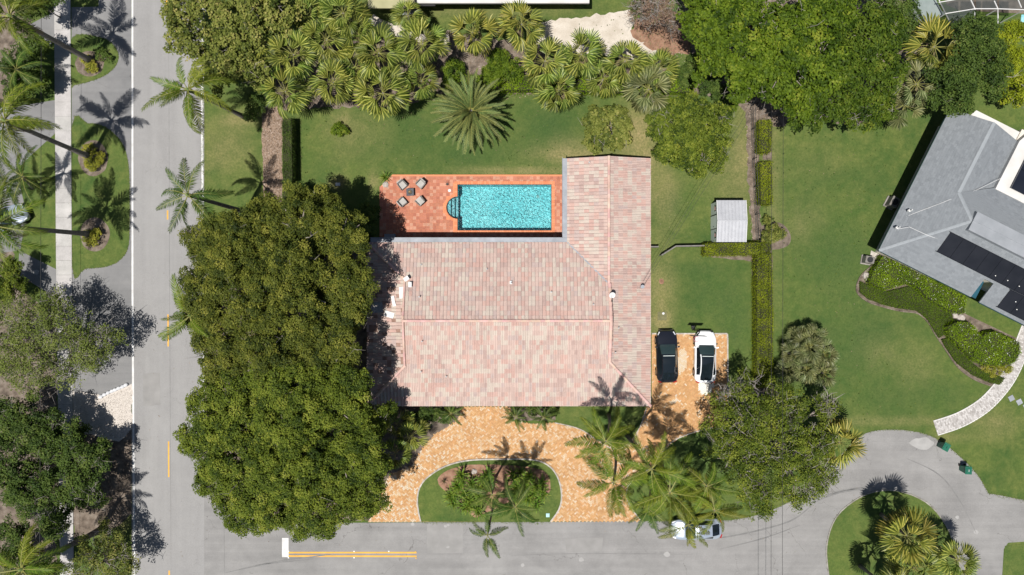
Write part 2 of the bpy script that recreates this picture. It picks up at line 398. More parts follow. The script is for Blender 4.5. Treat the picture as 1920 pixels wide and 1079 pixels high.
FAR = 9000
structure(sheet("road", [(243, -FAR), (381, -FAR), (383, 985), (386, FAR), (249, FAR), (247, 540)], m_road, .008, kind=None))
sheet("verge_asphalt", [(134, -60), (246, -60), (248, 742), (212, 752), (137, 735), (135, 540)], m_apron, .004)
street_px = [(379, 820), (384, 860), (392, 900), (408, 938), (436, 966), (480, 980), (560, 982), (720, 980), (1060, 979), (1370, 976), (1430, 963), (1500, 930), (1560, 872), (1597, 832), (1625, 812), (1665, 806),
             (1712, 809), (1752, 821), (1795, 852), (1832, 890), (1853, 925)]
sheet("street", street_px[:9] + smooth_poly(street_px[9:], 5, False) +
      [(1920, 938), (2400, 1000), (2400, 1060), (1920, 1016), (1890, 1018), (1882, 1030), (1879, 1079), (1866, 1200), (1780, 1290), (1600, 1280), (1460, 1170), (380, 1170)],
      m_street, .0045)
sheet("side_driveway", [(36, 470), (105, 505), (106, 552), (88, 548), (34, 515)], m_apron, .004)
sheet("side_driveway", [(-200, 40), (30, 60), (102, 22), (102, 78), (78, 98), (40, 110), (-200, 120)], m_apron, .004)
sheet("side_driveway", [(-200, 180), (30, 200), (103, 188), (104, 250), (60, 290), (30, 320), (50, 400), (38, 470), (-200, 500)], m_apron, .0044)
# verge grass islands
isl1 = [(135, 72), (185, 70), (210, 82), (222, 102), (218, 122), (200, 140), (172, 152), (140, 160), (135, 158)]
isl2 = [(135, 238), (165, 232), (192, 236), (215, 252), (232, 275), (242, 320), (243, 420), (240, 465), (225, 488), (200, 500), (160, 504), (136, 504)]
sheet("grass_verge", [(134, -60), (185, -60), (185, 13), (134, 14)], m_lawn, .012)
for q in (isl1, isl2): sheet("grass_verge", smooth_poly(q, 4), m_lawn, .012)
for (cx_, cy_, rx, ry) in [(168, 120, 28, 24), (175, 297, 28, 34), (178, 440, 28, 32)]:
    sheet("tree_mulch_ring", [(cx_ + rx * math.cos(a * .35) * random.uniform(.93, 1.05), cy_ + ry * math.sin(a * .35)) for a in range(18)], m_soil, .018, 2)
sheet("shaded_soil", [(137, 735), (215, 752), (249, 800), (249, 960), (225, 985), (138, 1010)], m_soil, .0045, rough=.15)
sheet("gravel_driveway", [(112, 728), (190, 742), (247, 722), (249, 805), (225, 828), (140, 810)], m_gravel, .014, rough=.12)
sheet("side_soil", [(-300, 270), (10, 260), (40, 330), (30, 420), (25, 500), (60, 560), (105, 600), (106, 740), (108, 1200), (-300, 1200)], m_soil, .0036, rough=.15)
sheet("side_soil", [(-300, -200), (90, -200), (60, 30), (60, 160), (20, 200), (-300, 180)], m_soil, .0048, rough=.15)
sheet("planting_bed", [(497, 95), (840, 60), (1020, 90), (1030, 130), (1330, 128), (1400, 185), (1320, 178), (1160, 178), (960, 174), (830, 180), (800, 178), (760, 200), (560, 205), (497, 215)], m_soil, .004, rough=.2)
sheet("planting_bed", [(1270, -40), (1690, -40), (1730, 60), (1740, 190), (1640, 225), (1600, 235), (1480, 215), (1473, 235), (1424, 240), (1428, 470), (1411, 470), (1402, 330), (1400, 210), (1300, 120)], m_soil, .0042, rough=.15)
sheet("planting_bed", [(1411, 462), (1448, 462), (1448, 720), (1500, 800), (1420, 790), (1413, 700), (1410, 490), (1330, 482), (1316, 476), (1318, 462)], m_soil, .0046, rough=.06)
sheet("planting_bed", [(1428, 425), (1462, 418), (1482, 440), (1476, 462), (1440, 466)], m_soil, .0052, 4)
sheet("planting_bed", [(1430, 278), (1447, 278), (1447, 300), (1430, 300)], m_soil, .0054)
sheet("planting_bed", [(382, 560), (700, 450), (700, 760), (860, 760), (850, 800), (800, 850), (775, 880), (730, 890), (700, 975), (384, 975)], m_soil, .0038, rough=.2)
sheet("leaf_strewn_bed", [(490, 200), (530, 200), (530, 400), (494, 400)], m_litter, .006, rough=.08)
sheet("sand_patch", [(1012, 42), (1040, 37), (1078, 35), (1120, 27), (1150, 26), (1178, 20), (1190, 38), (1186, 60), (1215, 74), (1245, 92), (1262, 112), (1225, 122), (1170, 112), (1120, 104), (1060, 100), (1000, 84)], m_sand, .005, rough=.16)
sheet("sand_patch", [(700, 30), (740, 44), (780, 62), (840, 66), (840, 85), (720, 70), (680, 50)], m_sand, .005, rough=.25)
sheet("brown_mulch_patch", [(1195, 40), (1290, 30), (1300, 100), (1260, 106), (1215, 92), (1196, 78), (1182, 60)], m_mulch, .009, rough=.3)
# cul-de-sac island
loop = smooth_poly([(1552, 1010), (1566, 972), (1594, 944), (1632, 924), (1680, 920), (1730, 938), (1762, 968), (1785, 1010), (1800, 1070), (1790, 1140), (1720, 1200), (1630, 1180), (1565, 1110), (1550, 1050)], 5)
sheet("grass_circle", loop, m_lawn, .03, thick=.03)
sheet("grass_verge", [(1884, 1024), (1925, 1020), (2000, 1030), (2000, 1200), (1870, 1200)], m_lawn, .012)

def ribbon(name, pts, w, z0, z1, m, seg=.6, parent=None, gap=.015, part="kerb_stone", top=False):
    """a kerb or border laid stone by stone along a line of world points"""
    L = [Vector((p[0], p[1], 0)) for p in pts]; o0 = thing(name, *top, loc=L[0]) if top else structure(thing(name, None, None, loc=L[0]))
    acc = []; d = 0
    for a, b in zip(L, L[1:]):
        acc.append((d, a, b)); d += (b - a).length
    def at(s_):
        for (d0, a, b) in acc:
            l = (b - a).length
            if s_ <= d0 + l + 1e-6: return a.lerp(b, max(0, s_ - d0) / max(l, 1e-6))
        return L[-1]
    n = max(1, int(d / seg))
    for i in range(n):
        p, q = at(i * d / n), at((i + 1) * d / n); t = q - p
        if t.length < .02: continue
        mb = MB(); h = z1 + random.uniform(-.006, .006)
        mb.box(((p.x + q.x) / 2, (p.y + q.y) / 2, (z0 + h) / 2), (t.length - gap, w * random.uniform(.94, 1.04), h - z0), math.atan2(t.y, t.x))
        mb.build(part, m, o0)
    return o0

# ------------------------------------------------------------------ sidewalk of concrete slabs
sidew = structure(thing("sidewalk", None, None, P(118, 540)))
def sw_edge(py): return 102 + .0075 * (py) + (0 if py < 500 else .006 * (py - 500)), 132.5 + .0055 * py
slab_n = 0
for i in range(-6, 44):
    y0, y1 = i * 27 + 3, (i + 1) * 27 + 3
    a0, b0 = sw_edge(y0); a1, b1 = sw_edge(y1)
    pts = [P2(a0, y0 + .14), P2(b0, y0 + .14), P2(b1, y1 - .14), P2(a1, y1 - .14)]
    MB().prism(pts, .0, .05 + random.uniform(-.004, .004)).build("slab", m_conc, sidew)
a0, b0 = sw_edge(-160); a1, b1 = sw_edge(1200)
for (p, q) in (((a0, -160), (a0 - 0, -FAR)), ((a1, 1200), (a1, FAR))):
    w_ = b0 - a0
    structure(MB().prism([P2(p[0], p[1]), P2(p[0] + w_, p[1]), P2(q[0] + w_, q[1]), P2(q[0], q[1])], 0, .05).build("sidewalk_beyond", m_conc))

# ------------------------------------------------------------------ road paint
def paint(x0, y0, x1, y1, w, m, z=.0125, parent=None):
    a, b = P(x0, y0), P(x1, y1); d = (b - a).normalized(); n = Vector((-d.y, d.x, 0)) * w / 2
    o = MB().add([(*(a + n).xy, z), (*(a - n).xy, z), (*(b - n).xy, z), (*(b + n).xy, z)], [(0, 1, 2, 3)]).build("road_marking", m, parent)
    if not parent: o['kind'] = 'structure'
    return o
paint(247, -FAR, 248.5, 540, .17, m_white); paint(248.5, 540, 252, 1080, .17, m_white); paint(252, 1080, 256, FAR, .17, m_white)
paint(379, -FAR, 379, 250, .17, m_white); paint(379, 250, 383, 860, .17, m_white)
for (y0, y1) in [(-420, -355), (-190, -130), (-10, 20), (184, 0), (395, 412), (590, 650), (828, 895), (1070, 1130), (1310, 1370)]:
    if y1: paint(312.5 + .0045 * y0, y0, 312.5 + .0045 * y1, y1, .13, m_yellow)
paint(535, 1009, 535, 1045, .6, m_white)
paint(541, 1036.5, 781, 1036.5, .15, m_yellow); paint(541, 1043, 781, 1043.5, .15, m_yellow)
for (x, y) in [(541, 1034), (541, 1046), (664, 1034), (664, 1046), (729, 1034), (779, 1035), (780, 1047)]:
    o = MB().box((*P2(x, y), .02), (.1, .1, .02)).build("reflector_stud", m_flower if x < 770 else m_yellow); tag(o, kind='structure')

# ------------------------------------------------------------------ driveway pavers in herringbone
drive_px = [(690, 979), (712, 945), (722, 905), (735, 888), (772, 874), (788, 845), (815, 815), (846, 796), (862, 780), (866, 763), (958, 763), (958, 790), (1000, 795), (1040, 793), (1085, 804), (1118, 824), (1150, 842),
            (1180, 832), (1200, 800), (1212, 763), (1222, 763), (1222, 627), (1363, 627), (1364, 802), (1329, 803), (1273, 821), (1246, 842), (1227, 872), (1195, 893), (1176, 914), (1176, 935), (1185, 955), (1202, 977.5)]
drive = structure(sheet("driveway", drive_px, m_pbase, .014))
dpoly = [P2(x, y) for x, y in drive_px]
isl_px = smooth_poly([(789, 978), (784, 955), (783, 930), (790, 908), (808, 890), (838, 873), (880, 863), (940, 861), (1000, 862), (1030, 874), (1047, 898), (1053, 930), (1048, 955), (1032, 978)], 5, False)
ipoly = [P2(x, y) for x, y in isl_px]
A = .125; ang = R(45); ca, sa = math.cos(ang), math.sin(ang)
cells = []
for i in range(-330, 330):
    for j in range(-330, 330):
        k = (i - j) % 4
        if k == 0: cells.append((i + 1, j + .5, 0))
        elif k == 2: cells.append((i + .5, j, 1))
cells = np.array(cells, float)
bxx = (cells[:, 0] * ca - cells[:, 1] * sa) * A + 4; byy = (cells[:, 0] * sa + cells[:, 1] * ca) * A - 13
ok = inside(dpoly, bxx, byy) & ~inside(ipoly, bxx, byy)
bxx, byy, bo = bxx[ok], byy[ok], cells[ok, 2]
wp = [P2(x, y) for x, y in [(1311, 712), (1322, 706), (1336, 708), (1338, 724), (1333, 738), (1318, 741), (1309, 730)]]
cp = [P2(x, y) for x, y in [(1272, 660), (1284, 652), (1290, 668), (1286, 690), (1274, 704), (1269, 690)]]
cp2 = [P2(x, y) for x, y in [(1255, 752), (1270, 745), (1273, 752), (1258, 760)]]
inw = inside(wp, bxx, byy); inc = inside(cp, bxx, byy) | inside(cp2, bxx, byy)
mb = MB()
pxs = bxx * S + 960
def lerpw(x): return max(0, min(1, (880 - x) / 160))
for x, y, o_, w_, c_, px_ in zip(bxx, byy, bo, inw, inc, pxs):
    r = random.random(); wt = lerpw(px_)
    if px_ > 1215: idx = random.choices(range(9), [14, 10, 2, 14, 2.0, 10, 9, 5, .4])[0]
    else: idx = random.choices(range(9), [6, 9, 7, 7, 4 + 6 * wt, 7, 4, 7, 1 + 5 * wt])[0]
    if w_: idx = 9
    if c_: idx = random.choice([4, 8, 4])
    t = (idx + .5) / 10
    L2, W2 = (A - .006, A / 2 - .006)
    a2 = ang + (math.pi / 2 if o_ else 0); cx, sx = math.cos(a2), math.sin(a2)
    z = .036 + random.uniform(-.003, .003); tx, ty = random.uniform(-.004, .004), random.uniform(-.004, .004)
    b = .012; vs_ = []
    for (l, w, zz) in ((L2, W2, .012), (L2 - b, W2 - b, 0)):
        for (sx_, sy_) in ((-1, -1), (1, -1), (1, 1), (-1, 1)):
            u, v = sx_ * l, sy_ * w
            vs_.append((x + u * cx - v * sx, y + u * sx + v * cx, z - zz + (tx * sx_ + ty * sy_ if zz == 0 else 0)))
    mb.add(vs_, [(4, 5, 6, 7), (0, 1, 5, 4), (1, 2, 6, 5), (2, 3, 7, 6), (3, 0, 4, 7)], 0, t)
o = mb.build("paver", m_paver, drive); o['kind'] = 'stuff'
# white border of the parking place, kerb of the island
ribbon("parking_border", [P2(1222, 626), P2(1364, 626), P2(1365, 800)], .13, 0, .055, m_kerb, .4, part="border_brick", top=("pale border of bricks along the parking place by the cars", "edging"))
ribbon("driveway_kerb", ipoly, .13, 0, .12, m_kerb, .45, top=("whitish low kerb curving around the planted island in the driveway", "kerb"))
ribbon("driveway_kerb", [P2(x, y) for x, y in smooth_poly([(1364, 801), (1329, 803), (1273, 821), (1246, 842), (1227, 872), (1195, 893), (1176, 914), (1175, 935), (1185, 955), (1202, 977)], 4, False)], .10, 0, .06, m_kerb, .45,
       top=("thin pale edging between driveway and the lawn under the coconut palms", "kerb"))
ribbon("driveway_kerb", [P2(x, y) for x, y in smooth_poly([(1040, 793), (1085, 804), (1118, 824), (1150, 842), (1180, 832), (1200, 800), (1212, 766)], 4, False)], .08, 0, .05, m_kerb, .45,
       top=("thin pale edging around the grass patch below the red roof", "kerb"))
ribbon("circle_kerb", [P2(x, y) for x, y in loop + loop[:1]], .11, 0, .055, m_kerbd, .7, top=("low grey kerb round the grass circle of the turning loop", "kerb"))
sheet("grass_island", isl_px, m_lawn, .05, thick=.05)
sheet("island_mulch", smooth_poly([(822, 895), (845, 880), (880, 872), (960, 873), (1010, 880), (1030, 895), (1030, 925), (1005, 935), (960, 940), (915, 960), (893, 970), (880, 962), (850, 935), (825, 912)], 4), m_mulch, .058, rough=.05)
sheet("grass_patch", [(1042, 764), (1212, 764), (1200, 798), (1178, 828), (1150, 838), (1118, 820), (1085, 801), (1040, 790)], m_lawn, .012, 0)
sheet("bed_soil_patch", [(740, 766), (866, 766), (858, 790), (830, 806), (802, 828), (780, 866), (742, 880)], m_soil, .016, rough=.06)
sheet("bed_soil_patch", [(958, 766), (1042, 766), (1042, 790), (960, 788)], m_soil, .014, rough=.04)

# ------------------------------------------------------------------ pool and its deck
px0, py1 = P2(858, 346.5); px1, py0 = P2(1034, 432.5)       # water rectangle, world
dx0, dy1 = P2(712, 328); dx1, dy0 = P2(1057, 450)
pcx, pcy, pr = px0, (py0 + py1) / 2 - .02, 1.02
arc = [(pcx - pr * math.sin(a * math.pi / 16), pcy + pr * math.cos(a * math.pi / 16)) for a in range(17)]  # top to bottom
DZ = .10
deck = structure(thing("pool_deck", None, None, (dx0, dy0, 0)))
cut = P2(736, 328), P2(712, 352)
mbk = MB()
left = [cut[0], (px0, dy1)] + [(px0, py1)] + arc + [(px0, py0), (px0, dy0), (dx0, dy0), cut[1]]
mbk.prism(left, 0, DZ - .02)
mbk.prism([(px0, py1), (px0, dy1), (dx1, dy1), (dx1, py1)], 0, DZ - .02)
mbk.prism([(px0, dy0), (px0, py0), (dx1, py0), (dx1, dy0)], 0, DZ - .02)
mbk.prism([(px1, py0), (px1, py1), (dx1, py1), (dx1, py0)], 0, DZ - .02)
mbk.build("deck_slab", m_coping, deck)
T = .305; tiles = []
for i in range(int((dx1 - dx0) / T)):
    for j in range(int((dy1 - dy0) / T)):
        x, y = dx0 + (i + .5) * T, dy0 + (j + .5) * T
        e = .22
        if px0 - e - .1 < x < px1 + e and py0 - e < y < py1 + e: continue
        if math.hypot(x - pcx, y - pcy) < pr + e + .05: continue
        if (x - cut[1][0]) + (cut[0][1] - y) < 1.1: continue
        tiles.append((x, y))
tiles.sort(key=lambda q: math.hypot(*q))
TM = []
for k in range(6):
    TM.append(MB().prism([(-T / 2 + .008, -T / 2 + .008), (T / 2 - .008, -T / 2 + .008), (T / 2 - .008, T / 2 - .008), (-T / 2 + .008, T / 2 - .008)], 0, .02, t=(k + .5) / 6).mesh("terracotta_tile", m_terr))
mb = MB()
for n_, (x, y) in enumerate(tiles):
    g = .5 + .5 * math.sin(x * .9) * math.cos(y * 1.3); k = random.choices(range(6), [2 + g, 3, 3, 2.5, 2, 1 + g])[0]
    if n_ < 298: clone(TM[k], "terracotta_tile", (x - dx0, y - dy0, DZ - .02 + random.uniform(-.002, .002)), (0, 0, random.uniform(-.008, .008)), deck)
    else: mb.prism([(x - T / 2 + .008, y - T / 2 + .008), (x + T / 2 - .008, y - T / 2 + .008), (x + T / 2 - .008, y + T / 2 - .008), (x - T / 2 + .008, y + T / 2 - .008)], DZ - .02, DZ + random.uniform(-.002, .002), t=(k + .5) / 6)
o = mb.build("terracotta_tiles", m_terr, deck); o['kind'] = 'stuff'
# pool
def pool_plaster():
    m, nt, b = new_mat("painted_ripple_plaster"); L = nt.links; v = pos_(nt)
    vo = nt.nodes.new("ShaderNodeTexNoise"); vo.inputs['Scale'].default_value = 4.6; vo.inputs['Detail'].default_value = 2; vo.inputs['Distortion'].default_value = 2.2; L.new(v, vo.inputs[0])
    f = contrast(nt, vo.outputs['Fac'], 4)
    c = mix(nt, f, (.24, .45, .49), (.45, .64, .67))  # bright and dark ripple flecks of the water, painted into the floor colour
    c = mix(nt, contrast(nt, noise(nt, v, .25, 3), 3), c, mix(nt, .5, c, (.07, .40, .45)))
    L.new(c, b.inputs['Base Color']); b.inputs['Roughness'].default_value = .6; return m
def water_mat():
    m, nt, b = new_mat("pool_water"); L = nt.links; v = pos_(nt)
    b.inputs['Base Color'].default_value = (.02, .12, .14, 1); b.inputs['Roughness'].default_value = .10; b.inputs['IOR'].default_value = 1.33; b.inputs['Specular IOR Level'].default_value = .5
    tr = nt.nodes.new("ShaderNodeBsdfTransparent"); tr.inputs[0].default_value = (.66, .98, .99, 1)
    gl = nt.nodes.new("ShaderNodeBsdfGlossy"); gl.inputs['Roughness'].default_value = .26; gl.inputs[0].default_value = (1, 1, 1, 1)
    fr = nt.nodes.new("ShaderNodeFresnel"); fr.inputs['IOR'].default_value = 1.4
    h = math_(nt, 'ADD', noise(nt, v, 4.0, 2, .5, 1.4), math_(nt, 'MULTIPLY', noise(nt, v, 8, 1, .5, 1.), .3))
    bp = nt.nodes.new("ShaderNodeBump"); bp.inputs['Strength'].default_value = 1.; bp.inputs['Distance'].default_value = .22
    L.new(h, bp.inputs['Height']); L.new(bp.outputs[0], gl.inputs['Normal']); L.new(bp.outputs[0], fr.inputs['Normal']); 
    mx = nt.nodes.new("ShaderNodeMixShader"); L.new(fr.outputs[0], mx.inputs[0]); L.new(tr.outputs[0], mx.inputs[1]); L.new(gl.outputs[0], mx.inputs[2])
    L.new(mx.outputs[0], nt.nodes['Material Output'].inputs[0])
    return m
m_plaster = pool_plaster(); m_water = water_mat(); m_step = M("pool_step_plaster", [(.30, .38, .42), (.36, .44, .48)], 2, .6)
m_band = M("pool_tile_band", [(.02, .13, .15), (.03, .17, .19)], 4, .3)
pool = thing("swimming_pool", "rectangular turquoise swimming pool with rippled water and half round steps at its left end", "swimming pool", (px0, py0, 0))
mb = MB(); zf = -1.5
mb.add([(px0, py0, zf), (px1, py0, zf), (px1, py1, zf), (px0, py1, zf)], [(0, 1, 2, 3)])
mb.add([(px0, py0, zf), (px0, py0, -.12), (px0, pcy - pr, -.12), (px0, pcy - pr, zf)], [(0, 1, 2, 3)])
mb.add([(px0, pcy + pr, zf), (px0, pcy + pr, -.12), (px0, py1, -.12), (px0, py1, zf)], [(0, 1, 2, 3)])
mb.add([(px1, py0, zf), (px1, py1, zf), (px1, py1, -.12), (px1, py0, -.12)], [(0, 1, 2, 3)])
mb.add([(px0, py0, zf), (px1, py0, zf), (px1, py0, -.12), (px0, py0, -.12)], [(0, 1, 2, 3)])
mb.add([(px0, py1, zf), (px1, py1, zf), (px1, py1, -.12), (px0, py1, -.12)], [(0, 3, 2, 1)])
mb.build("basin", m_plaster, pool)
mb = MB()
for (a, b_) in (((px0, py0), (px1, py0)), ((px1, py0), (px1, py1)), ((px1, py1), (px0, py1)), ((px0, py1), (px0, pcy + pr)), ((px0, pcy - pr), (px0, py0))):
    mb.add([(*a, -.12), (*b_, -.12), (*b_, DZ), (*a, DZ)], [(0, 1, 2, 3)])
for a, b_ in zip(arc, arc[1:]): mb.add([(*a, -1.5), (*b_, -1.5), (*b_, DZ), (*a, DZ)], [(0, 1, 2, 3)])
mb.build("tile_band", m_band, pool)
for i, (x_, z_) in enumerate([(0, -.25), (.36, -.5), (.70, -.75)]):
    xr = pcx - (pr - .03) + x_ ; pts = []
    x1_ = xr; x2_ = [pcx - (pr - .03) + .34, pcx - (pr - .03) + .68, pcx + .0][i]
    for k in range(9):
        x = x1_ + (x2_ - x1_) * k / 8; y = math.sqrt(max(0, (pr - .02) ** 2 - (pcx - x) ** 2)); pts.append((x, pcy + y))
    for k in range(8, -1, -1):
        x = x1_ + (x2_ - x1_) * k / 8; y = math.sqrt(max(0, (pr - .02) ** 2 - (pcx - x) ** 2)); pts.append((x, pcy - y - .001))
    MB().prism(pts, -1.45, z_).build("step", m_step, pool)
for dxn in (.355, .695):
    x = pcx - (pr - .03) + dxn; hh = math.sqrt(pr ** 2 - (pcx - x) ** 2) - .05
    MB().box((x, pcy, -.25 - (.25 if dxn > .5 else 0) + .012), (.05, 2 * hh, .02)).build("step_edge_tile", m_band, pool)
N1, N2 = 40, 24
wv = [(px0 + .003, py1 - .003, -.03)] ; wpoly = [(px0 + .003, py0 + .003), (px1 - .003, py0 + .003), (px1 - .003, py1 - .003), (px0 + .003, py1 - .003)] + [(x + .003, y) for x, y in arc[1:-1]]
o = MB().prism(wpoly, -.035, -.03, bottom=False).build("water", m_water, pool)
# coping bricks
cop = []
def line_bricks(a, b, w):
    a, b = Vector(a), Vector(b); d = b - a; n = int(d.length / .2)
    for k in range(n):
        c = a + d * (k + .5) / n; cop.append((c, math.atan2(d.y, d.x), d.length / n, w))
e = .15
line_bricks((px0 - .0, py1 + e), (px1 + 2 * e, py1 + e), .29); line_bricks((px0 - .0, py0 - e), (px1 + 2 * e, py0 - e), .29)
line_bricks((px1 + e, py0), (px1 + e, py1), .29)
line_bricks((px0 - e, py0 - 2 * e), (px0 - e, pcy - pr - .1), .29); line_bricks((px0 - e, pcy + pr + .1), (px0 - e, py1 + 2 * e), .29)
for k in range(18):
    a = math.pi * (k + .5) / 18; cop.append((Vector((pcx - (pr + e) * math.sin(a), pcy + (pr + e) * math.cos(a))), math.pi - a + math.pi, (pr + e) * math.pi / 18, .29))
cm = [MB().box((0, 0, 0), (.185, .28, .035), t=k / 3 + .1).mesh("coping_brick", m_coping) for k in range(3)]
for c, a, l, w in cop: clone(random.choice(cm), "coping_brick", (c.x - px0, c.y - py0, DZ + random.uniform(0, .003)), (0, 0, a), pool)
MB().tube([(px1 - 1.2, py1 - .9, -1.49), (px1 - 1.2, py1 - .9, -1.44)], .14, 12).build("drain_cover", m_frame, pool)
o = MB().tube([(*P2(843, 358), DZ), (*P2(843, 358), DZ + .025)], .14, 14).build("skimmer_lid", m_frame); tag(o, "round white skimmer lid in the terracotta deck left of the pool", "skimmer lid")

# ------------------------------------------------------------------ tiled roofs
def offset_poly(poly, d):
    n = (poly[1] - poly[0]).cross(poly[2] - poly[1]).normalized()
    if n.z < 0: n = -n
    return [p + n * d for p in poly], n
def slab(poly, th, name, m, parent):
    up, n = offset_poly(poly, 0); k = len(poly)
    if (poly[1] - poly[0]).cross(poly[2] - poly[1]).z < 0: poly = poly[::-1]
    vs_ = [p for p in poly] + [p - Vector((0, 0, th)) for p in poly]
    fs = [tuple(range(k)), tuple(range(2 * k - 1, k - 1, -1))] + [(k + i, k + (i + 1) % k, (i + 1) % k, i) for i in range(k)]
    return MB().add(vs_, fs).build(name, m, parent)
def tile_slope(poly, w, h, th, mat_, name, parent, kind='roll', single=0, skip=0, palette=8, corr=.12, stagger=False, weights=None, core=None, hips=()):
    poly = [Vector(p) for p in poly]
    n = (poly[1] - poly[0]).cross(poly[2] - poly[1]).normalized()
    if n.z < 0: n = -n
    e1 = n.cross(Vector((0, 0, 1))).normalized(); e2 = n.cross(e1).normalized()
    if e2.z < 0: e2 = -e2; e1 = -e1
    o0 = min(poly, key=lambda p: p.z)
    uv = [((p - o0).dot(e1), (p - o0).dot(e2)) for p in poly]
    u0, u1 = min(a for a, _ in uv), max(a for a, _ in uv); v1 = max(b for _, b in uv)
    prof = {'roll': [(0, .010), (.10, .038), (.28, .050), (.46, .040), (.56, .008), (.97, .010)], 'flat': [(0.01, .0), (.99, .0)]}[kind]
    mb2 = MB(); rows = int(math.ceil(v1 / h)); v0 = v1 - rows * h      # courses end flush with the top
    cols = int(math.ceil((u1 - u0) / w)); singles = []; mb = MB()
    def geo(u, v, uu, rot=0):
        vs_ = []; fs = []; k = len(prof)
        for (f, z) in prof:
            for (vy, base) in ((v, th), (v + h * 1.04, th * .25), (v, -.005)):
                vs_.append(o0 + e1 * (u + f * w) + e2 * vy + n * (base + (z if vy != v or base != -.005 else 0)))
        for i in range(k - 1):
            a, b = i * 3, (i + 1) * 3
            fs.append((a, b, b + 1, a + 1)); fs.append((a + 2, b + 2, b, a))
        return vs_, fs
    last = 0; cc = {}
    for r_ in range(rows):
        for c_ in range(cols):
            u = u0 + c_ * w + (w * .5 * (r_ % 2) if stagger else 0); v = v0 + r_ * h
            uc, vc = u + w / 2, v + h / 2
            # reject tiles well outside
            if not inside(uv, [uc], [vc])[0] and not any(inside(uv, [u + a * w], [v + b * h])[0] for a in (0, 1) for b in (0, 1)): continue
            if skip and random.random() < skip: continue
            if random.random() > corr: last = random.choices(range(palette), weights)[0] if weights else random.randrange(palette)
            full = all(inside(uv, [u + a * w], [v + b * h])[0] for a in (.02, .98) for b in (.02, .98))
            vs_, fs = geo(u + random.uniform(-.006, .006), v + random.uniform(-.01, .01), 0)
            if full and single > 0 and r_ > rows * .45: singles.append((vs_, fs, last))
            else: (mb2 if core and core[0] < sum(q.x for q in vs_) / len(vs_) < core[1] else mb).add(vs_, fs, 0, (last + .5) / palette)
    if len(singles) > single:
        keep = singles[-single:]
        for vs_, fs, t in singles[:-single]: (mb2 if core and core[0] < sum(q.x for q in vs_) / len(vs_) < core[1] else mb).add(vs_, fs, 0, (t + .5) / palette)
        singles = keep
    cen = sum(poly, Vector()) / len(poly); vert = [i for i in range(len(poly)) if core and abs(poly[i].x - poly[(i + 1) % len(poly)].x) < .01]
    me_ = mb.mesh(name, mat_); me2 = mb2.mesh(name, mat_)
    bm = bmesh.new(); bm.from_mesh(me_)
    for i in list(range(len(poly))) + [-1]:
        if i == -1:
            bm.from_mesh(me2)
            if not core: break
            a, b = poly[0], poly[1]; d = (b - a); nn = Vector((-d.y, d.x, 0)).normalized()
            if (cen - a).dot(nn) < 0: nn = -nn
            bmesh.ops.bisect_plane(bm, geom=bm.verts[:] + bm.edges[:] + bm.faces[:], plane_co=a - nn * .02, plane_no=-nn, clear_outer=True); break
        if i in vert: continue
        a, b = poly[i], poly[(i + 1) % len(poly)]; d = (b - a); nn = Vector((-d.y, d.x, 0)).normalized()
        if (cen - a).dot(nn) < 0: nn = -nn
        bmesh.ops.bisect_plane(bm, geom=bm.verts[:] + bm.edges[:] + bm.faces[:], plane_co=a - nn * .02, plane_no=-nn, clear_outer=True)
    bm.to_mesh(me_); bm.free()
    o = bpy.data.objects.new(name, me_); put(o, name, parent); o['kind'] = 'stuff'
    for vs_, fs, t in singles:
        c = sum((Vector(v) for v in vs_), Vector()) / len(vs_)
        q = MB().add(vs_, fs, 0, (t + .5) / palette).build("roof_tile", mat_, parent)
    return n
def caps(a, b, parent, w=.26, l=.40, m=None, lift=.05):
    a, b = Vector(a), Vector(b); d = b - a; n = max(1, int(d.length / l)); L_ = d.length / n
    pts = [(math.cos(t) * w / 2, math.sin(t) * w * .42) for t in np.linspace(0, math.pi, 7)]
    mb = MB(); vs_ = []; fs = []
    for i, (x, z) in enumerate(pts): vs_ += [(0, x, z + .012), (L_ * 1.06, x * .88, z * .88)]
    for i in range(6): fs.append((2 * i, 2 * i + 1, 2 * i + 3, 2 * i + 2))
    fs.append(tuple(2 * i for i in range(7)))
    mb.add(vs_, fs); me_ = mb.mesh("ridge_tile", m or m_cap)
    q = d.to_track_quat('X', 'Z').to_euler()
    for i in range(n):
        p = a + d * i / n + Vector((0, 0, lift))
        clone(me_, "ridge_tile", p, q, parent, world=True)

EZ = 2.9; RZ = 4.86; WZ = 3.95
W_, E_, Sn, Nn = -12.65, 12.09, -10.33, 3.93
WX, GX, GY = 4.82, 8.3, -2.8                   # wing west eave, wing ridge x, main ridge y
NG = P(1100, 296, 3.2).y                       # north end of the wing
wx_z = EZ + (WZ - EZ)
slopeS = (RZ - EZ) / (GY - Sn); ySE = Sn + (WZ - EZ) / slopeS
slopeN = (RZ - EZ) / (Nn - GY); yNE = Nn - (WZ - EZ) / slopeN
GW = -9.15; WZ2 = EZ + .95
yNW = Nn - .95 / slopeN; ySW = Sn + .95 / slopeS
V = Vector
house = thing("tiled_roof_house", "large single storey house with a pink and cream tiled roof beside the pool", "house", (0, -2.8, 0))
pN = [V((W_, Nn, EZ)), V((WX, Nn, EZ)), V((GX, yNE, WZ)), V((GX, GY, RZ)), V((GW, GY, RZ)), V((GW, yNW, WZ2))]
pS = [V((W_, Sn, EZ)), V((E_, Sn, EZ)), V((GX, ySE, WZ)), V((GX, GY, RZ)), V((GW, GY, RZ)), V((GW, ySW, WZ2))]
pE = [V((E_, Sn, EZ)), V((E_, NG, EZ)), V((GX, NG, WZ)), V((GX, ySE, WZ))]
pW = [V((WX, Nn, EZ)), V((GX, yNE, WZ)), V((GX, NG, WZ)), V((WX, NG, EZ))]
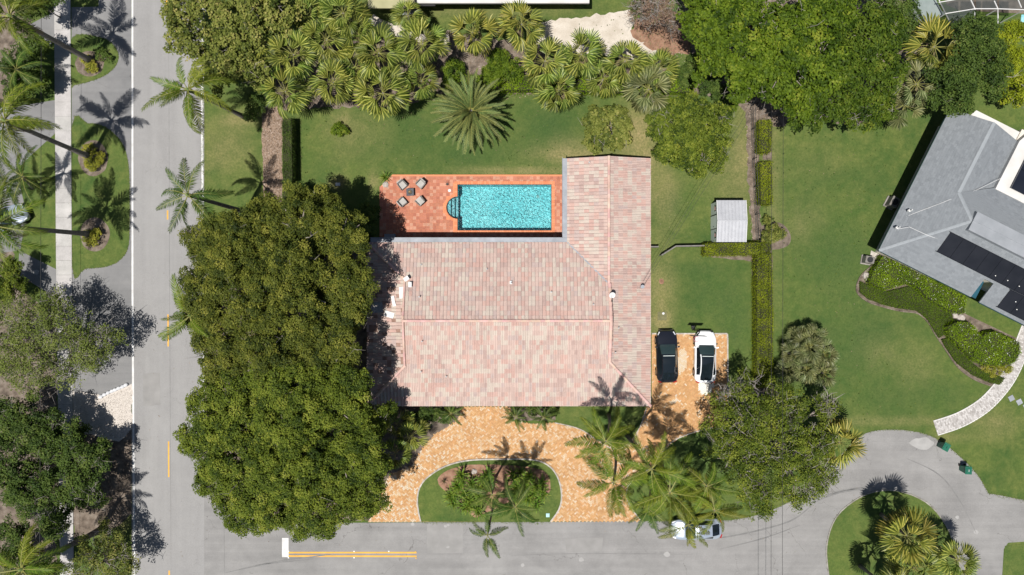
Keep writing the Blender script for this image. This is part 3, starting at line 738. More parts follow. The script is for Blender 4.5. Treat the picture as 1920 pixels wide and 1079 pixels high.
pH = [V((W_, Nn, EZ)), V((W_, Sn, EZ)), V((GW, ySW, WZ2)), V((GW, yNW, WZ2))]
wts = [3, 6, 5, 9, 9, 4, 7, 4]
for q in (pN, pS, pE, pW, pH): slab(q, .16, "roof_deck", m_deck, house)
MB().add([(GX + .02, ySE, WZ), (GX + .02, yNE, WZ), (GX + .02, GY, RZ)], [(0, 1, 2)]).build("gable_wall", m_wall, house)
MB().add([(GW - .02, ySW, WZ2), (GW - .02, yNW, WZ2), (GW - .02, GY, RZ)], [(0, 2, 1)]).build("gable_wall", m_wall, house)
TW, TH_ = .30, .43
tile_slope(pS, TW, TH_, .022, m_tile, "roof_tiles", house, single=150, weights=wts, core=(GW, GX))
tile_slope(pN, TW, TH_, .030, m_tile, "roof_tiles", house, single=148, weights=wts, core=(GW, WX))
tile_slope(pE, TW, TH_, .024, m_tile, "roof_tiles", house, weights=wts)
tile_slope(pW, TW, TH_, .024, m_tile, "roof_tiles", house, weights=wts)
tile_slope(pH, TW, TH_, .024, m_tile, "roof_tiles", house, weights=wts, skip=.13)
caps((GW - .1, GY, RZ), (GX + .12, GY, RZ), house); caps((GX, NG, WZ), (GX, yNE - .1, WZ), house)
caps((E_, Sn, EZ), (GX, ySE, WZ), house); caps((W_, Sn, EZ), (GW, ySW, WZ2), house); caps((W_, Nn, EZ), (GW, yNW, WZ2), house)
caps((GX + .06, ySE, WZ), (GX + .06, GY, RZ), house, w=.34); caps((GX + .06, yNE, WZ), (GX + .06, GY, RZ), house, w=.34)
caps((GW - .06, ySW, WZ2), (GW - .06, GY, RZ), house, w=.2); caps((GW - .06, yNW, WZ2), (GW - .06, GY, RZ), house, w=.2)
mv = MB(); a, b = V((WX, Nn, EZ + .07)), V((GX, yNE, WZ + .07)); d = (b - a).normalized(); nn = d.cross(V((0, 0, 1))).normalized() * .06
mv.add([a + nn, a - nn, b - nn, b + nn], [(0, 1, 2, 3)]).build("valley_flashing", m_gut, house)
# gutters on the pool side, fascia
mb = MB(); g0 = W_ + .3
mb.box(((g0 + WX) / 2, Nn + .2, EZ - .04), (WX - g0, .42, .03)); mb.box(((g0 + WX) / 2 - .2, Nn + .42, EZ), (WX - g0 - .42, .03, .12))
mb.build("gutter", m_gut, house)
mb = MB(); mb.box((WX - .21, (Nn + NG) / 2 + .2, EZ - .04), (.42, NG - Nn - .4, .03)); mb.box((WX - .43, (Nn + NG) / 2 + .4, EZ), (.03, NG - Nn - .6, .12)); mb.build("gutter", m_gut, house)
for (x, z) in [(-6, 0), (0.5, 0)]: MB().tube([(x, Nn + .2, EZ - .06), (x, Nn + .2, .1)], .045, 8).build("downpipe", m_gut, house)
iw = .55
mb = MB()
def wall_box(x0, y0, x1, y1): mb.prism([(x0, y0), (x1, y0), (x1, y1), (x0, y1)], 0, EZ - .165)
wall_box(W_ + iw, Sn + iw, E_ - iw, Nn - iw); wall_box(WX + iw, Nn - iw + .002, E_ - iw - .002, NG - .4)
mb.build("wall", m_wall, house)
MB().add([(WX + iw, NG - .4, EZ - .17), (E_ - iw, NG - .4, EZ - .17), (GX, NG - .4, WZ - .17)], [(0, 2, 1)]).build("gable_wall", m_wall, house)
def win(cx_, cy_, w, h, z, axis, parent, door=False):
    mb = MB(); d = (w, .08, h) if axis == 'x' else (.08, w, h)
    f = mb.box((cx_, cy_, z + h / 2), d).build("door" if door else "window", m_frame, parent)
    n = 2 if not door else 1
    for k in range(n):
        ww = (w - .1) / n - .05; off = (k - (n - 1) / 2) * (w - .06) / n
        d2 = (ww, .1, h - .14) if axis == 'x' else (.1, ww, h - .14)
        MB().box((cx_ + (off if axis == 'x' else 0), cy_ + (off if axis == 'y' else 0), z + h / 2), d2).build("pane", m_gwin, f)
for x in (-9, -5.5, -2, 5): win(x, Sn + iw, 1.6, 1.2, .95, 'x', house)
win(-.5 + 2.2, Sn + iw, 1.1, 2.1, .06, 'x', house, True)
for y in (-7, -3.5, 3, 7.5): win(E_ - iw, y, 1.4, 1.1, 1.0, 'y', house)
for x in (-10, -6.5, -3, 1): win(x, Nn - iw, 2.2, 2.1, .08, 'x', house)
for y in (6, 9): win(WX + iw, y, 1.6, 1.3, .9, 'y', house)
def roof_z(x, y):
    zs = EZ + slopeS * (y - Sn); zn = EZ + slopeN * (Nn - y); z = min(zs, zn)
    if GW < x < GX and y < Nn: return z
    return min(z if y < Nn else 99, EZ + (WZ - EZ) / (E_ - GX) * (E_ - x)) if x >= GX else EZ + .3
m_pvc = M("vent_pipe", [(.3, .3, .3), (.45, .45, .45)], 4, .6)
for (px_, py_, hh) in [(787, 557, .35), (1033, 548, .3), (958, 531, .35), (1112, 571, .25), (792, 640, .3), (790, 697, .3), (837, 706, .25), (1159, 615, .3), (1153, 661, .3), (1104, 306, .3), (790, 497, .2), (913, 505, .2)]:
    w0 = P(px_, py_, 4); z = roof_z(w0.x, w0.y)
    if py_ < 320: z = WZ - .3
    w0 = P(px_, py_, z)
    MB().tube([(w0.x, w0.y, z - .05), (w0.x, w0.y, z + hh)], .045, 8).tube([(w0.x, w0.y, z + hh), (w0.x, w0.y, z + hh + .05)], .065, 8).build("vent_pipe", m_pvc, house)
w0 = P(1203, 538, 3.3); MB().tube([(w0.x, w0.y, 3.1), (w0.x, w0.y, 3.7)], .10, 10).tube([(w0.x, w0.y, 3.68), (w0.x, w0.y, 3.76)], .17, 10).build("roof_vent", m_gut, house)
w0 = P(958, 530, 4.3); MB().box((w0.x, w0.y, roof_z(w0.x, w0.y) + .12), (.2, .28, .12)).build("roof_vent", m_frame, house)
# satellite dish
dish = thing("satellite_dish", "small white satellite dish with its arm standing on the tiled roof", "satellite dish", P(1144, 556, 4.1))
bb = P(1144, 556, 4.15); mb = MB()
mb.tube([bb, bb + V((0, 0, .45))], .03, 8).build("mast", m_gut, dish)
mb = MB(); rows_ = []
ax = V((.1, -.35, .9)).normalized(); qa = ax.orthogonal().normalized(); qb = ax.cross(qa); c0 = bb + V((.08, .12, .55))
vs_ = []; fs = []
for i in range(6):
    rr = .27 * i / 5
    for k in range(16):
        an = 2 * math.pi * k / 16; vs_.append(c0 + (qa * math.cos(an) + qb * math.sin(an)) * rr + ax * (rr * rr * .9))
for i in range(5):
    for k in range(16): fs.append((i * 16 + k, i * 16 + (k + 1) % 16, (i + 1) * 16 + (k + 1) % 16, (i + 1) * 16 + k))
mb.add(vs_, fs).build("reflector", m_frame, dish, smooth=True)
MB().tube([c0, c0 + V((-.05, -.5, .18))], .018, 6).box(c0 + V((-.05, -.52, .2)), (.09, .09, .07)).build("feed_arm", m_dark, dish)
# loose patches on the worn west end of the roof
def on_west(px_, py_, dz=.08):
    z = 3.4
    for _ in range(4):
        w_ = P(px_, py_, z); z = min(EZ + .271 * (w_.x - W_), WZ2) if w_.x < GW else EZ + .95 + (w_.x - GW) * 0 + .4
    return V((w_.x, w_.y, z + dz))
for (px_, py_, sx_, sy_, rz, lab) in [(755, 549, .62, 1.0, .05, "larger white sheet patching the worn west end of the tiled roof"), (769, 534, .28, .45, 0, "small white square patch next to the larger roof patch"),
                                      (762, 523, .45, .35, .6, "crumpled white cover on the roof above the larger patch"), (738, 565, .3, .9, .2, "whitish strip of sheeting below tree shade on the worn roof end"),
                                      (730, 590, .9, .5, -.3, "torn white sheeting at the ficus edge on the worn roof end"), (707, 577, 1.1, .9, .1, "pale grey square cover on the roof beside the ficus crown")]:
    p = on_west(px_, py_)
    mb = MB(); vs_ = []; fs = []; ry = -.26 if p.x < GW else 0
    for i in range(6):
        for j in range(6):
            u, v = (i / 5 - .5) * sx_, (j / 5 - .5) * sy_
            vs_.append(V((u, v, random.uniform(0, .035) )))
    for i in range(5):
        for j in range(5): a = i * 6 + j; fs.append((a, a + 6, a + 7, a + 1))
    mm = Matrix.Translation(p) @ Euler((0, ry, rz)).to_matrix().to_4x4()
    bm_ = MB().add([mm @ v for v in vs_], fs); bm_.add([mm @ (v - V((0, 0, .012))) for v in vs_], [f[::-1] for f in fs])
    tag(bm_.build("roof_patch", m_frame if 'grey' not in lab else m_gut), lab, "roof patch")

# ------------------------------------------------------------------ grey shingled neighbour house
gh = thing("grey_shingle_house", "grey shingle roofed house with black solar mats at the right edge", "house", P(1800, 420))
g = lambda x, y, z: P(x, y, z)
GZ, G1, G2 = 3.0, 4.15, 4.75
Wc, Nc, Nr = g(1648, 470, GZ), g(1787, 206, GZ), g(1863, 229, G1)
Rw = g(1798, 362, G1)
Hp = g(1821, 414, G2)
# directions along the long eave
e_u = V((.893, -.45, 0)); e_v = V((.45, .893, 0))
def G(u, v, z): p = Wc + e_u * u + e_v * v; return V((p.x, p.y, z))
ridge_end = 30
vm = (Hp - Wc).dot(e_v); um = (Hp - Wc).dot(e_u)
vw = (Rw - Wc).dot(e_v); uw = (Rw - Wc).dot(e_u); vn = (Nc - Wc).dot(e_v)
WEST = [Wc, Nc, G(uw, vn, G1), G(uw, vw, G1), G(um, vm, G2)]
# make planar: eave at u=0, z rises with u
def plW(u): return GZ + (G1 - GZ) / uw * u
um2 = (G2 - GZ) / ((G1 - GZ) / uw)
WESTp = [G(0, 0, GZ), G(0, vn, GZ), G(uw, vn, G1), G(uw, vw, G1), G(um2, vm, G2)]
tg = (G1 - GZ) / uw
sl = (G2 - GZ) / vm
eu = uw * 1.9
EASTp = [G(uw, vn, G1), G(eu, vn, G1 - tg * (eu - uw)), G(eu, vw + 1.0, G1 - tg * (eu - uw)), G(uw, vw, G1)]
SOUTHa = [G(0, 0, GZ), G(8.95, 0, GZ), G(8.95, vm, G2), G(um2, vm, G2)]
SOUTHb = [G(8.95, 1.75, GZ + sl * 1.75), G(9.85, 1.75, GZ + sl * 1.75), G(9.85, vm, G2), G(8.95, vm, G2)]
SOUTHc = [G(9.85, -.1, GZ - sl * .1), G(34, -.1, GZ - sl * .1), G(34, vm, G2), G(9.85, vm, G2)]
NORTHp = [G(um2, vm, G2), G(34, vm, G2), G(34, vm + 4.0, G2 - sl * 4.0), G(eu, vm + 4.0, G2 - sl * 4.0), G(uw, vw, G1)]
gw = [5, 6, 6, 4]
for q in (WESTp, EASTp, SOUTHa, SOUTHb, SOUTHc, NORTHp): slab(q, .14, "roof_deck", m_shingle, gh)
vh = uw * vm / um2
WA = [G(0, 0, GZ), G(0, vn, GZ), G(uw, vn, G1), G(uw, vh, G1)]; WB = [G(uw, vh, G1), G(uw, vw, G1), G(um2, vm, G2)]
for nm, q in (("w", WA), ("w", WB), ("e", EASTp), ("a", SOUTHa), ("b", SOUTHb), ("c", SOUTHc), ("n", NORTHp)):
    if nm == 'c': q = [G(9.85, -.1, GZ - sl * .1), G(18, -.1, GZ - sl * .1), G(18, vm, G2), G(9.85, vm, G2)]
    if nm == 'n': q = [G(um2, vm, G2), G(18, vm, G2), G(18, vm + 4.0, G2 - sl * 4.0), G(eu, vm + 4.0, G2 - sl * 4.0), G(uw, vw, G1)]
    tile_slope(q, .31, .2, .022, m_shingle, "shingles", gh, kind='flat', stagger=True, palette=4, corr=0, weights=gw)
def strip(a, b, w, name="ridge_cap", m=None, up=.03, parent=None):
    d = (b - a); n = max(1, int(d.length / .5)); sd = d.cross(V((0, 0, 1))).normalized() * w / 2
    mb = MB()
    for i in range(n):
        p, q = a + d * (i / n) + V((0, 0, up + .012)), a + d * ((i + 1) / n) + V((0, 0, up))
        mb.add([p - sd - V((0, 0, .03)), p, p + sd - V((0, 0, .03)), q - sd - V((0, 0, .03)), q, q + sd - V((0, 0, .03))], [(0, 1, 4, 3), (1, 2, 5, 4)])
    return mb.build(name, m or m_ridge_g, parent or gh)
strip(G(0, 0, GZ), G(um2, vm, G2), .24); strip(G(uw, vn, G1), G(uw, vw, G1), .3); strip(G(uw, vw, G1), G(um2, vm, G2), .3)
# low ridge monitor of pale metal
cl = MB(); u0_, u1_ = um + .05, 34; zc = G2 - .05
cl.prism([G(u0_, vm - .85, 0).xy, G(u1_, vm - .85, 0).xy, G(u1_, vm + .85, 0).xy, G(u0_, vm + .85, 0).xy], zc - .5, zc + .22)
cl.build("roof_monitor", m_flatgrey, gh)
a, b = G(u0_, vm + .0, zc + .23), G(u1_, vm, zc + .23); strip(a, b, .12, "standing_seam", m_flatgrey, 0)
# white flat roof with panels
fv = vm + 4.0
fw = MB(); fw.prism([G(eu - .05, fv - .15, 0).xy, G(34, fv - .15, 0).xy, G(34, vn + 1.4, 0).xy, G(eu + .6, vn + 1.4, 0).xy, G(eu - .05, vn - .1, 0).xy], 3.0, 3.55)
fw.build("flat_roof", m_flatwhite, gh)
MB().prism([G(uw - 1.6, vn + .05, 0).xy, G(eu + .3, vn + .05, 0).xy, G(eu + .3, vn + .95, 0).xy, G(uw - 1.2, vn + .95, 0).xy], 2.7, 2.85).build("porch_slab", m_flatwhite, gh)
pu, pv = eu + 1.0, fv + .45
for i in range(3):
    for j in range(2):
        c = G(pu + .9 + i * 1.84, pv + .9 + j * 1.84, 3.72)
        pn = MB().box(c, (1.8, 1.8, .05), math.atan2(e_u.y, e_u.x)).build("solar_panel", m_solar, gh)
        for s_ in (-1, 1):
            cc_ = c + e_u * (s_ * .9); MB().box(cc_, (.035, 1.83, .06), math.atan2(e_u.y, e_u.x)).build("panel_rail", m_solframe, pn)
# black pool heating mats
def on_south(u, v): return GZ + sl * v
def matp(ua, ub, va, vb):
    n = int((ub - ua) / 1.22)
    for i in range(n):
        a, b = ua + (ub - ua) * i / n + .012, ua + (ub - ua) * (i + 1) / n - .012
        q = [G(a, va, on_south(a, va) + .09), G(b, va, on_south(b, va) + .09), G(b, vb, on_south(b, vb) + .09), G(a, vb, on_south(a, vb) + .09)]
        slab(q, .05, "heater_mat", m_solarmat, gh)
    for v in (va, vb):
        MB().tube([G(ua - .1, v, on_south(0, v) + .1), G(ub, v, on_south(0, v) + .1)], .035, 8).build("header_pipe", m_solarmat, gh)
matp(4.15, 19, 1.95, 3.75); matp(11.3, 19, .2, 1.88)
for (u, v) in [(9.5, 2.3), (10.6, 2.4), (11.7, 2.4), (12.9, 2.3), (12.3, 1.2), (13.6, 1.3), (12.8, .7), (14.2, .6)]:
    MB().box(G(u, v, on_south(u, v) + .12), (.07, .07, .03)).build("clip", m_flower, gh)
# conduit on the roof
def roofz_g(u, v): return min(GZ + tg * u, GZ + sl * max(v, 0)) if v < vm else min(GZ + tg * u, G2)
cpx = [(1665, 436), (1683, 430), (1690, 410), (1720, 398), (1760, 383), (1800, 367), (1830, 357), (1876, 335)]
mb = MB(); pts = []
for (x, y) in cpx:
    w_ = g(x, y, 3.9); u = (w_ - Wc).dot(e_u); z = min(GZ + tg * u, G1 + .0) if u < uw else max(G1 - tg * (u - uw), 3.6)
    p_ = g(x, y, z + .1); pts.append(p_)
mb.tube(pts, .018, 6).build("conduit", m_frame, gh)
mb = MB().tube([g(1683, 430, 3.55), g(1705, 426, 3.75), g(1740, 442, 3.95), g(1760, 449, 3.95)], .018, 6).build("conduit", m_frame, gh)
for (x, y) in [(1682, 427), (1705, 395)]:
    p = g(x, y, 3.6); MB().box(p, (.25, .2, .2), .4).tube([p, p + V((0, 0, .45))], .05, 8).build("roof_vent", m_frame, gh)
# fascia and walls
def fascia(a, b, th=.05, m=m_darkteal):
    d = b - a; MB().box(((a.x + b.x) / 2, (a.y + b.y) / 2, a.z - .1), (d.length, th, .18), math.atan2(d.y, d.x)).build("fascia", m, gh)
fascia(G(-.02, 0, GZ), G(-.02, vn, GZ)); fascia(G(0, -.02, GZ), G(8.95, -.02, GZ)); fascia(G(9.85, -.12, GZ), G(34, -.12, GZ))
MB().prism([G(8.2, .25, 0).xy, G(9.83, .25, 0).xy, G(9.83, 1.9, 0).xy, G(8.2, 1.9, 0).xy], 2.2, 2.3).build("awning_glass", M("blue_green_glass", [(.02, .07, .10), (.03, .10, .14)], 1, .15), gh)
mw = MB(); mw.prism([G(1.1, .6, 0).xy, G(eu, .6, 0).xy, G(eu, vn - .4, 0).xy, G(1.1, vn - .4, 0).xy], 0, 2.84)
mw.prism([G(eu, 1.9, 0).xy, G(34, 1.9, 0).xy, G(34, vn + 1.2, 0).xy, G(eu, vn + 1.2, 0).xy], 0, 2.98); mw.build("wall", m_wall, gh)
for v in (2, 5, 8.5, 11.5):
    c = G(1.08, v, 1.6); w_ = MB().box(c, (1.5, .1, 1.2), math.atan2(e_v.y, e_v.x)).build("window", m_frame, gh); MB().box(c, (1.36, .12, 1.06), math.atan2(e_v.y, e_v.x)).build("pane", m_gwin, w_)

# neighbours at the top edge
nh = thing("white_roof_building", "white flat roofed building cut off by the top edge", "building", P(940, -80))
MB().prism([P2(782, 6, 3), P2(1105, 6, 3), P2(1105, -170, 3), P2(782, -170, 3)], 2.8, 3.0).build("roof", m_flatwhite, nh)
MB().prism([P2(790, 0, 0), P2(1095, 0, 0), P2(1095, -160, 0), P2(790, -160, 0)], 0, 2.8).build("wall", m_wall, nh)
nh = thing("olive_roof_building", "low building with olive beige roof at the top edge beside a dark canopy", "building", P(720, -60))
MB().prism([P2(690, 16, 2.8), P2(777, 16, 2.8), P2(777, -150, 2.8), P2(690, -150, 2.8)], 2.7, 2.85).build("roof", M("olive_membrane", [(.28, .27, .15), (.36, .34, .2)], 1, .8), nh)
MB().prism([P2(700, 10, 0), P2(770, 10, 0), P2(770, -140, 0), P2(700, -140, 0)], 0, 2.7).build("wall", m_wall, nh)
MB().prism([P2(778, 11, 2.6), P2(816, 11, 2.6), P2(816, -40, 2.6), P2(778, -40, 2.6)], 2.45, 2.55).build("canopy", m_dark, nh)
# pallet and junk beside it
pal = thing("white_pallet", "white slatted pallet leaning by the olive roofed building", "pallet", P(775, 16))
p = P(773, 16)
for k in range(6): MB().box((p.x, p.y + .5 - k * .2, .16), (1.0, .11, .03)).build("slat", m_frame, pal)
for k in (-1, 0, 1): MB().box((p.x + k * .42, p.y, .07), (.08, 1.2, .14)).build("runner", m_bark, pal)
p = P(762, 27); tag(MB().box((p.x, p.y, .2), (.95, .4, .4)).box((p.x, p.y, .43), (1.0, .46, .05)).build("storage_box", m_gut, bevel=0), "pale grey storage box below the white pallet", "storage box")
for (x, y, c, l) in [(744, 11, (.5, .12, .08), "small red bucket amid clutter by the olive roofed building"), (750, 14, (.1, .25, .5), "small blue bucket amid clutter by the olive roofed building"), (738, 8, (.6, .55, .2), "small yellow bucket amid clutter by the olive roofed building")]:
    p = P(x, y); mm = M("bucket_plastic", [c, c], 1, .5)
    tag(MB().tube([(p.x, p.y, 0), (p.x, p.y, .32)], [.13, .17], 12).tube([(p.x, p.y, .32), (p.x, p.y, .34)], .185, 12).build("bucket", mm), l, "bucket")
p = P(765, 18); tag(MB().tube([(p.x, p.y, 0), (p.x, p.y, .3), (p.x + .05, p.y, .5)], [.28, .3, .1], 9).build("garbage_bag", m_dark, smooth=True), "black garbage bag on the white pallet side", "bag")

# green shed and pool cage in the top right corner
def rotpts(cx_, cy_, w, l, ang_, z):
    c = P(cx_, cy_, z); a = V((math.cos(ang_), math.sin(ang_), 0)); b = V((-a.y, a.x, 0))
    return [(c + a * (sx_ * w / 2) + b * (sy_ * l / 2)) for sx_, sy_ in ((-1, -1), (1, -1), (1, 1), (-1, 1))], a, b, c
hut = thing("green_grey_hut", "small hut with pale green grey sloping roof near the top right corner", "hut", P(1745, 10))
q, a_, b_, c_ = rotpts(1741, 8, 1.9, 2.6, R(27), 2.3)
m_hut = M("hut_roof_metal", [(.19, .23, .22), (.26, .30, .29)], 1.2, .6)
q[0].z += .0; q[1].z -= .25; q[2].z -= .25
slab([q[0], q[1], q[2], q[3]], .06, "roof", m_hut, hut)
MB().prism([(c_ + a_ * s1 * .8 + b_ * s2 * 1.2).xy for s1, s2 in ((-1, -1), (1, -1), (1, 1), (-1, 1))], 0, 1.95).build("wall", m_shedw, hut)
q, a2_, b2_, c2_ = rotpts(1752, 33, 1.9, .28, R(27), 2.0); slab(q, .05, "roof_edge", m_hut, hut)
cage = thing("pool_cage", "screened pool cage with white frame bars in the top right corner", "pool cage", P(1830, 0))
m_screen = bpy.data.materials.new("screen_mesh"); m_screen.use_nodes = True; nt = m_screen.node_tree
tr = nt.nodes.new("ShaderNodeBsdfTransparent"); mx = nt.nodes.new("ShaderNodeMixShader"); mx.inputs[0].default_value = .38
nt.nodes["Principled BSDF"].inputs['Base Color'].default_value = (.045, .055, .055, 1); nt.nodes["Principled BSDF"].inputs['Roughness'].default_value = .8
nt.links.new(nt.nodes["Principled BSDF"].outputs[0], mx.inputs[1]); nt.links.new(tr.outputs[0], mx.inputs[2]); nt.links.new(mx.outputs[0], nt.nodes['Material Output'].inputs[0])
bars = [((1760, 5), (1795, -1)), ((1773, 26), (1828, 17)), ((1828, 17), (1827, 36)), ((1758, -5), (1782, 44)), ((1864, 2), (1871, 17)), ((1871, 17), (1871, 27)), ((1828, 17), (1871, 17)), ((1871, 17), (1925, 19)),
        ((1908, -2), (1915, 15)), ((1828, 17), (1820, 0)), ((1871, 27), (1871, 60))]
for (a, b) in bars:
    a3, b3 = P(*a, 3.0), P(*b, 3.0 if b[1] < 25 else 2.6); MB().tube([a3, b3], .045, 4).build("frame_bar", m_frame, cage)
for q in ([(1762, 3), (1826, -8), (1826, 16), (1773, 25)], [(1830, -8), (1870, -8), (1870, 16), (1830, 16)], [(1873, -8), (1925, -8), (1925, 18), (1873, 16)], [(1774, 27), (1827, 18), (1826, 44), (1784, 44)]):
    MB().add([P(x, y, 2.97) for x, y in q], [(0, 1, 2, 3)]).build("screen_panel", m_screen, cage)
for (x, y) in [(1773, 26), (1828, 17), (1871, 17), (1920, 19)]:
    p = P(x, y, 3); MB().tube([(p.x, p.y, 0), (p.x, p.y, 3)], .045, 4).build("post", m_frame, cage)
sheet("pool_surround", [(1760, -60), (2000, -60), (2000, 30), (1800, 20), (1775, 10)], m_soil, .0056)
sheet("neighbour_paving", [(1708, -20), (1726, -20), (1752, 52), (1724, 56)], m_terr, .01)
p, q = P(1708, 4, .1), P(1724, 52, .1); tag(MB().tube([p, q], .06, 8).box((p.x, p.y, .05), (.2, .2, .1)).build("white_pipe", m_frame), "long white pipe lying left of the green grey hut", "pipe")
fut = [[(1917, 40), (1960, 40), (1960, 55), (1913, 55)]]
tag(sheet("neighbour_pool", [(1915, 28), (1990, 28), (1990, 42), (1913, 42)], m_plaster, .03, kind=None, thick=.03), kind='structure')

# ------------------------------------------------------------------ metal shed
sx0, sy1 = P(1345, 376.5, 2.05).xy; sx1, sy0 = P(1398, 453.5, 2.05).xy
shed = thing("garden_shed", "white metal garden shed with ribbed roof on the lawn", "shed", (sx0, sy0, 0))
ymid = (sy0 + sy1) / 2; zr = 2.32; ze = 2.05
MB().prism([(sx0 + .03, sy0 + .05), (sx1 - .05, sy0 + .05), (sx1 - .05, sy1 - .05), (sx0 + .03, sy1 - .05)], 0, ze - .02).add([(sx0 + .03, sy0 + .05, ze - .02), (sx0 + .03, sy1 - .05, ze - .02), (sx0 + .03, ymid, zr - .03)], [(0, 2, 1)]).build("wall", m_shedw, shed)
nr = 17
for (ya, yb) in ((sy0 - .03, ymid), (sy1 + .03, ymid)):
    vs_ = []; fs = []
    n = nr * 4
    for i in range(n + 1):
        x = sx0 - .04 + (sx1 - sx0 + .08) * i / n; z = .03 if i % 8 in (1, 2) else 0
        vs_ += [(x, ya, ze + z), (x, yb, zr + z)]
    for i in range(n): fs.append((2 * i, 2 * i + 2, 2 * i + 3, 2 * i + 1))
    MB().add(vs_, fs).build("roof_sheet", m_shedr, shed)
MB().box(((sx0 + sx1) / 2, ymid, zr + .035), (sx1 - sx0 + .1, .12, .015)).build("ridge_strip", m_shedr, shed)
for (ya, yb) in ((sy0 - .03, ymid), (sy1 + .03, ymid)):
    for x in (sx0 - .05, sx1 + .05):
        L_ = math.hypot(yb - ya, zr - ze); MB().box((x, (ya + yb) / 2, (ze + zr) / 2 - .03), (.04, L_, .1), rx=math.atan2(zr - ze, yb - ya) if yb > ya else math.atan2(zr - ze, yb - ya) + math.pi).build("verge_trim", m_frame, shed)
dr = MB().box((sx0 + .02, ymid, 1.0), (.05, 1.15, 1.9)).build("door", M("shed_door", [(.50, .56, .52), (.56, .62, .58)], 1, .5), shed)
MB().box((sx0 - .02, ymid - .4, 1.0), (.04, .04, .14)).build("handle", m_dark, dr)
for y in (ymid - 1.2, ymid + 1.2):
    wv_ = MB().box((sx0 + .02, y, 1.5), (.05, .66, .5)).build("window", m_frame, shed); MB().box((sx0 + .0, y, 1.5), (.04, .54, .38)).build("pane", m_gwin, wv_)
    MB().box((sx0 - .015, y, 1.42), (.05, .32, .05)).build("window_box", M("pink_box", [(.5, .25, .25), (.6, .35, .32)], 2, .6), shed)
for y in (ymid - .62, ymid + .62): MB().box((sx0 + .01, y, 1.0), (.05, .04, 1.95)).build("door_post", m_dark, shed)

# ------------------------------------------------------------------ cars
m_tyre = M("tyre_rubber", [(.012, .012, .012), (.02, .02, .02)], 4, .8)
m_rim = M("wheel_rim", [(.25, .25, .26), (.4, .4, .41)], 4, .35, metal=.8)
m_cglass = M("car_glass", [(.006, .010, .013), (.009, .014, .018)], 1, .04, spec=.7)
m_head = M("headlight_glass", [(.5, .52, .55), (.65, .67, .7)], 8, .1, spec=.8)
m_tail = M("tail_light", [(.25, .01, .01), (.35, .02, .02)], 4, .2)
m_wind = M('windscreen_glass', [(.020, .036, .036), (.028, .046, .046)], 1, .06, spec=.7); m_bar = M('painted_reflection_bar', [(.45, .5, .48), (.55, .6, .58)], 1, .4)  # bar: its bright reflection is painted as a pale base colour
def interp(s, tab):
    for (a, va), (b, vb) in zip(tab, tab[1:]):
        if s <= b: t = (s - a) / (b - a); t = t * t * (3 - 2 * t) if len(tab) > 99 else t; return va + (vb - va) * max(0, t)
    return tab[-1][1]
